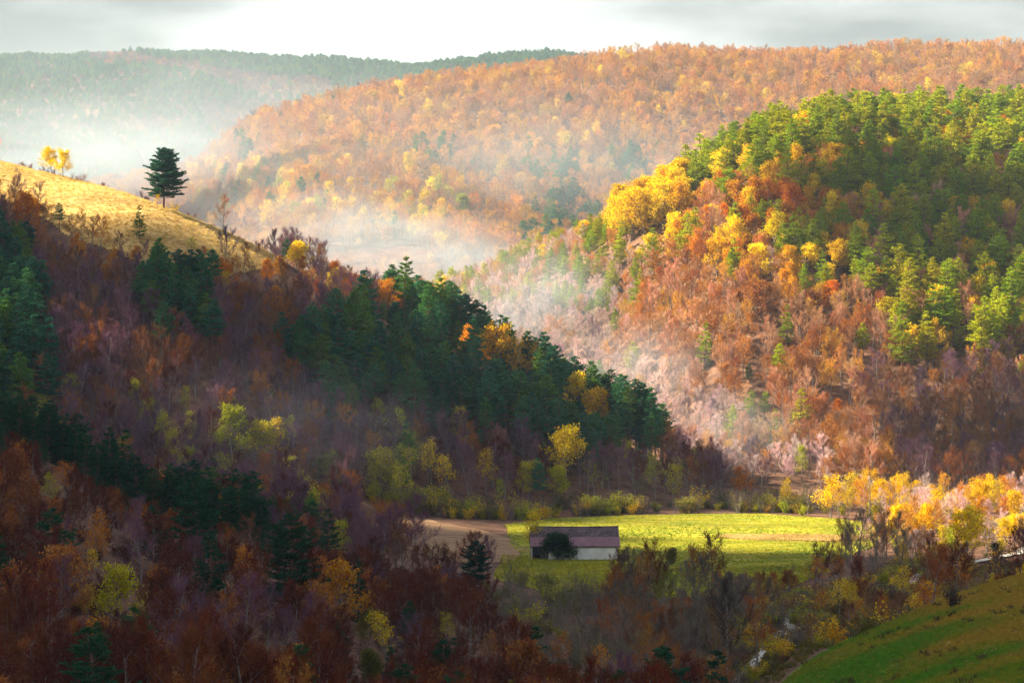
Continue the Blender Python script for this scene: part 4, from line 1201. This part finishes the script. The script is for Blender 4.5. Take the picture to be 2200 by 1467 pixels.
# ------------------------------------------------------------------ grass tufts and low weeds
def make_tuft(seed, h=.5, n=16, w=.03, spread=.25):
    rng = np.random.default_rng(seed); mb = MB()
    for _ in range(n):
        a = rng.uniform(0, 6.28); r = rng.uniform(0, spread)
        p = np.array([math.cos(a) * r, math.sin(a) * r, -.05])
        d = unit(np.array([rng.normal() * .35, rng.normal() * .35, 1]))
        sd = unit(np.cross(d, rng.normal(size=3))) * w
        L = h * rng.uniform(.5, 1.2); m = p + d * L * .6
        e = m + unit(d + np.array([rng.normal(), rng.normal(), -.1]) * .5) * L * .4
        mb.add([p - sd, p + sd, m + sd * .7, m - sd * .7, e], [(0, 1, 2, 3), (3, 2, 4)])
    return mb.mesh("tuft", [M_LEAF])
GCOL = bpy.data.collections.new("grass_shapes")
for k in range(4): GCOL.objects.link(bpy.data.objects.new("grass_%02d" % k, make_tuft(700 + k)))
G_GRASS = scatter_group("scatter_grass", GCOL)
def grass(name, poly, n, size, cols, label, seed, patch=None, thin=0.0):
    rng = np.random.default_rng(seed)
    a = np.array(poly, float)
    p = rng.uniform(max(-60, a[:, 0].min()), min(2260, a[:, 0].max()), n * 3); d = rng.uniform(a[:, 1].min(), a[:, 1].max(), n * 3)
    k = inpoly(p, d, poly) & (rowof(ground(p, d), d) < 1490)
    p, d = p[k][:n], d[k][:n]
    x = xw(p, d)
    if thin:
        kk = lattice_noise(x, d, 7, seed) > thin
        p, d, x = p[kk], d[kk], x[kk]
    z = ground(p, d) + .1
    m = len(p)
    w = np.clip(lattice_noise(x, d, 12, seed + 1) + .5 + rng.normal(size=m) * .15, 0, 1)
    if patch: w = np.clip((x - patch[0]) / (patch[1] - patch[0]) + rng.normal(size=m) * .2 + 1.2 * lattice_noise(x, d, 9, seed + 2), 0, 1)
    c0, c1 = np.array(cols[0]), np.array(cols[1])
    tin = (c0 * (1 - w[:, None]) + c1 * w[:, None]) * (1 + rng.normal(size=(m, 1)) * .15)
    s = size * rng.uniform(.6, 1.3, m)
    points_object(name, np.stack([x, d, z], 1), rng.integers(0, 4, m), np.stack([np.zeros(m), np.zeros(m), rng.uniform(0, 6.28, m)], 1),
                  np.stack([s * 1.4, s * 1.4, s], 1), np.clip(tin, .01, .9), G_GRASS, label)
grass("golden_grass", GOLD_POLY, 9000, 1.1, [(.42, .26, .07), (.62, .44, .17)], "dry golden grass tufts on the ridge meadow", 801)
grass("field_grass", FIELD_POLY, 9000, .7, [(.14, .20, .012), (.42, .35, .03)], "short yellow green grass of the field", 803)
grass("strip_grass", STRIP_POLY, 1800, 1.6, [(.36, .22, .08), (.55, .40, .18)], "tall dry grass standing in the strip across the field", 805)
grass("lower_grass", LOW_POLY, 5000, .9, [(.20, .22, .02), (.42, .34, .03)], "rough grass of the meadow below the barn", 807)
grass("near_grass", [(1560, 262), (1640, 300), (1800, 314), (2060, 330), (2260, 340), (2260, 200), (1700, 200)], 16000, .8, [(.10, .23, .012), (.34, .20, .03)], "short green and ochre grass of the near slope", 809, patch=(34, 60))
grass("bank_grass", BANK_POLY, 7000, 1.3, [(.10, .09, .02), (.30, .19, .07)], "rough dry grass along the gravel road", 815)
grass("near_weeds", [(1640, 300), (1720, 309), (1960, 325), (2260, 338), (2260, 215), (1800, 215)], 260, 1.5, [(.05, .035, .02), (.10, .06, .03)], "dark dry weed stalks on the near slope", 811, thin=.05)
grass("bracken", HEATH_POLY, 5000, 2.2, [(.24, .09, .07), (.42, .2, .14)], "reddish bracken in the misty clearing", 813)

# ------------------------------------------------------------------ gravel road
def ribbon(name, pts, half, mat, lift=.30):
    mb = MB()
    P_ = np.array(pts)
    tang = np.gradient(P_, axis=0); tang /= np.linalg.norm(tang, axis=1)[:, None]
    nrm = np.stack([-tang[:, 1], tang[:, 0]], 1)
    rows = []
    for i in range(len(P_)):
        for o_ in (-1.0, -.5, 0, .5, 1.0):
            q = P_[i] + nrm[i] * half * o_ * (1 + .22 * math.sin(i * 1.7) + .18 * math.sin(i * .63 + o_ * 2))
            rows.append((q[0], q[1], float(ground(pxw(q[0], q[1]), q[1])) + lift + .06 * (1 - abs(o_))))
    f = []
    for i in range(len(P_) - 1):
        for k in range(4):
            a = i * 5 + k
            f.append((a, a + 1, a + 6, a + 5))
    mb.add(rows, f)
    return link(name, mb.mesh(name, [mat], True))
tag(ribbon("gravel_road", ROADPTS, 1.1, M_ROAD), "pale gravel track winding along the valley floor", kind="structure")

# ------------------------------------------------------------------ barn
M_WALL = noise_mat("lime_washed_blocks", [(.66, .66, .65), (.84, .83, .81)], scale=.5, detail=3)
M_TILE = noise_mat("old_roof_tiles", [(.08, .06, .075), (.13, .095, .115), (.20, .15, .16)], scale=2.2, scale2=.5)
M_SHEET = noise_mat("weathered_red_sheet", [(.19, .105, .14), (.26, .145, .18)], scale=.6, rough=.55)
M_WOOD = noise_mat("grey_planks", [(.06, .05, .045), (.13, .11, .10)], scale=2)
M_BAYSHADE = noise_mat("painted_bay_shade", [(.02, .018, .016), (.03, .026, .024)], scale=1)  # shade of the open bay put into a near-black colour
bx0, bx1, by0, by1 = 0.0, 18.4, 0.0, 9.6
gz = float(ground(1240, 511)) - 0.1
barn = empty("barn", (4.1, 509.8, gz), math.radians(0.6))
tag(barn, "long white walled barn with dark tiled roof beside the green field", "barn")
EH, RH = 3.15, 6.65       # eaves and ridge
mb = MB()
t_ = .35
mb.box((bx0 + 3.6, by0, -1.2), (bx1, by0 + t_, EH - .06))                 # front wall, right of the open bay
mb.box((bx0, by1 - t_, -1.2), (bx1, by1, EH - .06))                       # back wall
wall = link("wall", mb.mesh("wall", [M_WALL]), barn)
for nm_, gx in (("gable_wall", bx0), ("gable_wall", bx1 - t_)):
    g = MB()
    y0_, y1_ = by0 + t_ + .01, by1 - t_ - .01
    prof = [(y0_, -1.2), (y1_, -1.2), (y1_, EH - .1), (4.8, RH - .28), (y0_, EH - .1)]
    vs_ = [(gx, y, z) for y, z in prof] + [(gx + t_, y, z) for y, z in prof]
    g.add(vs_, [(4, 3, 2, 1, 0), (5, 6, 7, 8, 9)] + [(i, (i + 1) % 5, (i + 1) % 5 + 5, i + 5) for i in range(5)])
    link(nm_, g.mesh(nm_, [M_WALL]), barn)
mb = MB(); mb.box((bx0 + 3.55, by0 + 2.5, -.5), (bx0 + 3.75, by1 - .5, EH - .2))
link("inner_wall", mb.mesh("inner_wall", [M_BAYSHADE]), barn)
for px_ in (.15, 1.8):
    mb = MB(); mb.tube([(px_, .25, -1), (px_ + .05, .22, EH - .1)], [.12, .10], 6)
    link("post", mb.mesh("post", [M_WOOD]), barn)
for k in range(5):
    mb = MB(); a0 = 1.9 + k * .33
    mb.add([(a0, .30, -.6), (a0 + .24, .30, -.6), (a0 + .24 + .1, .33, 1.2 + .2 * (k % 3)), (a0 + .1, .33, 1.2 + .2 * (k % 3)), (a0, .36, -.6), (a0 + .24, .36, -.6), (a0 + .34, .39, 1.2 + .2 * (k % 3)), (a0 + .1, .39, 1.2 + .2 * (k % 3))],
           [(0, 1, 2, 3), (7, 6, 5, 4), (0, 4, 5, 1), (1, 5, 6, 2), (2, 6, 7, 3), (3, 7, 4, 0)])
    link("plank", mb.mesh("plank", [M_WOOD]), barn)
# roof: a front and a back slope laid in overlapping courses
sl_ = (RH - EH) / 4.8
def zroof(y): return EH + sl_ * (y if y <= 4.8 else 9.6 - y)
roof = MB()
ov = .35
rr_ = random.Random(4)
ncourse = 12
for side in (0, 1):
    for c in range(ncourse):
        f0, f1 = c / ncourse, (c + 1) / ncourse
        ya, yb = -ov + (4.8 + ov) * f0, -ov + (4.8 + ov) * f1 + .06
        n_t = 46
        for q in range(n_t):
            xa, xb = bx0 - .3 + (bx1 - bx0 + .6) * q / n_t, bx0 - .3 + (bx1 - bx0 + .6) * (q + 1) / n_t - .012
            j = rr_.uniform(-.012, .02)
            sag = -.10 * math.sin(math.pi * (xa - bx0) / (bx1 - bx0)) * f1
            za, zb = EH + sl_ * ya + .13 + j + sag, EH + sl_ * min(yb, 4.8) + .07 + j + sag
            Y = (lambda y: y) if side == 0 else (lambda y: 9.6 - y)
            roof.add([(xa, Y(ya), za), (xb, Y(ya), za), (xb, Y(min(yb, 4.8)), zb), (xa, Y(min(yb, 4.8)), zb), (xa, Y(ya), za - .09), (xb, Y(ya), za - .09)],
                     [(0, 1, 2, 3), (4, 5, 1, 0)])
rt_ = MB()
rt_.add([(bx0 - .25, -ov, EH - sl_ * ov - .02), (bx1 + .25, -ov, EH - sl_ * ov - .02), (bx1 + .25, 4.8, RH - .14), (bx0 - .25, 4.8, RH - .14), (bx1 + .25, 9.6 + ov, EH - sl_ * ov - .02), (bx0 - .25, 9.6 + ov, EH - sl_ * ov - .02),
         (bx0 - .25, -ov, EH - sl_ * ov - .10), (bx1 + .25, -ov, EH - sl_ * ov - .10), (bx1 + .25, 4.8, RH - .24), (bx0 - .25, 4.8, RH - .24), (bx1 + .25, 9.6 + ov, EH - sl_ * ov - .10), (bx0 - .25, 9.6 + ov, EH - sl_ * ov - .10)],
        [(0, 1, 2, 3), (3, 2, 4, 5), (9, 8, 7, 6), (11, 10, 8, 9), (0, 6, 7, 1), (5, 4, 10, 11), (1, 7, 8, 2), (2, 8, 10, 4), (3, 9, 6, 0), (5, 11, 9, 3)])
roof_o = link("roof", rt_.mesh("roof", [M_WOOD]), barn)
tiles = link("roof_tiles", roof.mesh("roof_tiles", [M_TILE]), roof_o)
tiles["kind"] = "stuff"
for q in range(24):
    xa = bx0 - .3 + (bx1 - bx0 + .6) * q / 24
    mb = MB()
    mb.tube([(xa, 4.8, RH + .08 + .012 * (q % 2) - .10 * math.sin(math.pi * q / 24)), (xa + .80, 4.8, RH + .10 - .10 * math.sin(math.pi * (q + 1) / 24))], [.17, .15], 7, cap=True)
    link("ridge_tile", mb.mesh("ridge_tile", [M_TILE]), roof_o)
# the sheets patched over the lower part of the front slope
nsh = 15
for q in range(nsh):
    xa = bx0 - .32 + (bx1 - bx0 + .64) * q / nsh; xb = bx0 - .32 + (bx1 - bx0 + .64) * (q + 1) / nsh + .03
    mb = MB(); k = 10
    up_ = 1.92 + .02 * ((q * 7) % 3); lift = .22 + .012 * (q % 2)
    vs_ = []
    for i in range(k + 1):
        x = xa + (xb - xa) * i / k
        w = .022 * math.cos(i * math.pi)
        vs_.append((x, -ov - .12, EH - sl_ * (ov + .12) + lift + w)); vs_.append((x, up_, EH + sl_ * up_ + lift + w))
    mb.add(vs_, [(2 * i, 2 * i + 2, 2 * i + 3, 2 * i + 1) for i in range(k)])
    link("metal_sheet", mb.mesh("metal_sheet", [M_SHEET]), roof_o)

# a fallen feed trough and a stone by the barn corner, the dead snag on the ridge
def stone(name, loc, r, label, mat, seed):
    import bmesh
    bm = bmesh.new(); bmesh.ops.create_icosphere(bm, subdivisions=2, radius=r)
    rr = random.Random(seed)
    for v in bm.verts:
        v.co *= 1 + rr.uniform(-.16, .16); v.co.z *= .7
    me = bpy.data.meshes.new(name); bm.to_mesh(me); bm.free()
    o = link(name, me, None, [mat]); o.location = loc
    tag(o, label, "stone")
stone("stone", (23.4, 509, float(ground(pxw(23.4, 509), 509)) + .25), .55, "dark stone heap beside the right corner of the barn", M_WOOD, 3)
stone("stone", (25.2, 506.5, float(ground(pxw(25.2, 506.5), 506.5)) + .15), .3, "small dark stone in the grass near the barn corner", M_WOOD, 5)
Ds = dist_at(498, 491, 700, 745)
snag = empty("dead_snag", (float(xw(498, Ds)), Ds, float(ground(498, Ds)) - .1))
tag(snag, "short leaning dead snag right of the reddish bare ridge tree", "snag")
mb = MB(); mb.tube([(0, 0, 0), (.25, 0, .9), (.75, 0, 1.6), (1.0, .1, 2.1)], [.16, .13, .09, .05], 6, cap=True)
link("stem", mb.mesh("stem", [M_WOOD]), snag)
mb = MB(); mb.tube([(.25, 0, .9), (.05, .1, 1.5)], [.07, .03], 5, cap=True); link("branch", mb.mesh("branch", [M_WOOD]), snag)

# ------------------------------------------------------------------ unseen broken clouds placed between the sun and the valley for shade
import bmesh
M_CLOUD, t = new_mat("cloud_white")
_o = N(t, "ShaderNodeOutputMaterial"); _d = N(t, "ShaderNodeBsdfDiffuse"); _d.inputs['Color'].default_value = (.85, .86, .88, 1)
t.links.new(_d.outputs[0], _o.inputs['Surface'])
# unseen clouds shaped for the shade wanted on the level of the camera: centre x, y and radii
SHADE_PUFFS = [(0, 250, 520, 292), (-100, -250, 800, 330), (720, 130, 650, 420), (-142, 564, 102, 48), (-206, 640, 80, 60), (-68, 656, 33, 46), (-137, 675, 58, 36), (-195, 700, 60, 40), (-8, 672, 42, 20), (204, 818, 60, 36), (128, 715, 74, 27)]  # the largest ones are added overhead to dim skylight on the near slope
bm = bmesh.new()
rc = random.Random(8)
for i, (cx, cy_, rx, ry) in enumerate(SHADE_PUFFS):
    L = 1150 + 30 * (i % 3)
    c = np.array([cx, cy_, ZC]) + TO_SUN * L
    b2 = bmesh.new(); bmesh.ops.create_icosphere(b2, subdivisions=4, radius=1)
    for v in b2.verts:
        n_ = 1 + .10 * math.sin(v.co.x * 5 + i) * math.sin(v.co.y * 6 + 2 * i) + .06 * math.sin(v.co.x * 13 + i * 3) * math.sin(v.co.y * 11)
        v.co = (c[0] + v.co.x * rx * n_, c[1] + v.co.y * ry * n_, c[2] + v.co.z * min(rx, ry) * .25 * n_)
    me = bpy.data.meshes.new("tmp"); b2.to_mesh(me); b2.free(); bm.from_mesh(me); bpy.data.meshes.remove(me)
me = bpy.data.meshes.new("clouds"); bm.to_mesh(me); bm.free()
me.polygons.foreach_set("use_smooth", [True] * len(me.polygons))
tag(link("clouds", me, None, [M_CLOUD]), "unseen low clouds placed to shade the valley", kind="stuff")

# ------------------------------------------------------------------ air: haze over everything, mist lying in the valleys
def volume(name, dens, aniso, col, label):
    m, t = new_mat(name)
    o_ = N(t, "ShaderNodeOutputMaterial"); v_ = N(t, "ShaderNodeVolumePrincipled")
    v_.inputs['Density'].default_value = dens; v_.inputs['Anisotropy'].default_value = aniso; v_.inputs['Color'].default_value = (*col, 1)
    t.links.new(v_.outputs[0], o_.inputs['Volume'])
    return m
M_HAZE = volume("haze_air", .000085, .2, (.62, .82, 1.0), "")
mb = MB(); mb.box((-3600, -80, -30), (3600, 4800, 500))
hz = link("haze", mb.mesh("haze", [M_HAZE])); tag(hz, "thin haze filling the valley air", kind="stuff")
def mist(px, row, D, rx, ry, rz, dens, label):
    M_ = volume("mist_air", dens, .25, (.72, .83, 1.0), "")
    t = M_.node_tree
    # the bank thins out towards its edge and is ragged inside
    v_ = [n for n in t.nodes if n.type == 'PRINCIPLED_VOLUME'][0]
    tc_ = N(t, "ShaderNodeTexCoord"); mp_ = N(t, "ShaderNodeMapping")
    mp_.inputs['Location'].default_value = (-1, -1, -1); mp_.inputs['Scale'].default_value = (2, 2, 2)
    ln = N(t, "ShaderNodeVectorMath", operation='LENGTH')
    mr = N(t, "ShaderNodeMapRange", interpolation_type='SMOOTHERSTEP')
    mr.inputs['From Min'].default_value = 0.95; mr.inputs['From Max'].default_value = 0.0
    mr.inputs['To Min'].default_value = 0.0; mr.inputs['To Max'].default_value = dens
    nz_ = N(t, "ShaderNodeTexNoise"); nz_.inputs['Scale'].default_value = 3.6; nz_.inputs['Detail'].default_value = 3.0; nz_.inputs['Distortion'].default_value = .6
    mr2 = N(t, "ShaderNodeMapRange"); mr2.inputs['From Min'].default_value = .3; mr2.inputs['From Max'].default_value = .7
    mr2.inputs['To Min'].default_value = .08; mr2.inputs['To Max'].default_value = 1.8
    mm_ = N(t, "ShaderNodeMath", operation='MULTIPLY')
    t.links.new(tc_.outputs['Generated'], mp_.inputs['Vector']); t.links.new(mp_.outputs[0], ln.inputs[0]); t.links.new(ln.outputs['Value'], mr.inputs['Value'])
    t.links.new(mp_.outputs[0], nz_.inputs['Vector']); t.links.new(nz_.outputs['Fac'], mr2.inputs['Value'])
    t.links.new(mr.outputs[0], mm_.inputs[0]); t.links.new(mr2.outputs[0], mm_.inputs[1]); t.links.new(mm_.outputs[0], v_.inputs['Density'])
    import bmesh as B
    b = B.new(); B.ops.create_icosphere(b, subdivisions=4, radius=1)
    c = (float(xw(px, D)), D, (HOR - row) / F * D + ZC)
    for v in b.verts:
        n_ = 1 + .12 * math.sin(v.co.x * 4 + D) * math.sin(v.co.z * 5 + px) + .06 * math.sin(v.co.x * 9)
        v.co = (c[0] + v.co.x * rx * n_, c[1] + v.co.y * ry * n_, c[2] + v.co.z * rz * n_)
    me = bpy.data.meshes.new("mist"); b.to_mesh(me); b.free()
    o = link("mist", me, None, [M_]); tag(o, label, kind="stuff")
mist(250, 260, 2300, 420, 250, 150, .0009, "blue haze before the farthest ridge")
mist(120, 345, 1700, 230, 300, 56, .0017, "broad mist bank behind the golden ridge")
mist(1000, 400, 1420, 420, 170, 95, .0018, "faint warm haze hanging in front of the orange hill")
mist(420, 400, 1500, 130, 180, 50, .0018, "mist trailing from the bank towards the bare ridge tree")
mist(690, 500, 1150, 95, 110, 34, .0050, "mist lying over the bracken clearing")
mist(930, 570, 1050, 80, 90, 32, .0066, "mist in the side valley right of the bracken clearing")
mist(1130, 650, 880, 50, 60, 34, .0090, "sunlit mist rising from the gully between the hills")
mist(1330, 800, 760, 40, 34, 24, .0085, "thin sunlit mist low in the gully above the dark pines")
mist(1560, 930, 705, 34, 22, 18, .0075, "faint mist over the pale bare wood")
mist(600, 930, 590, 60, 45, 26, .0018, "thin blue mist in the hollow behind the near pines")
print("objects", len(bpy.data.objects))
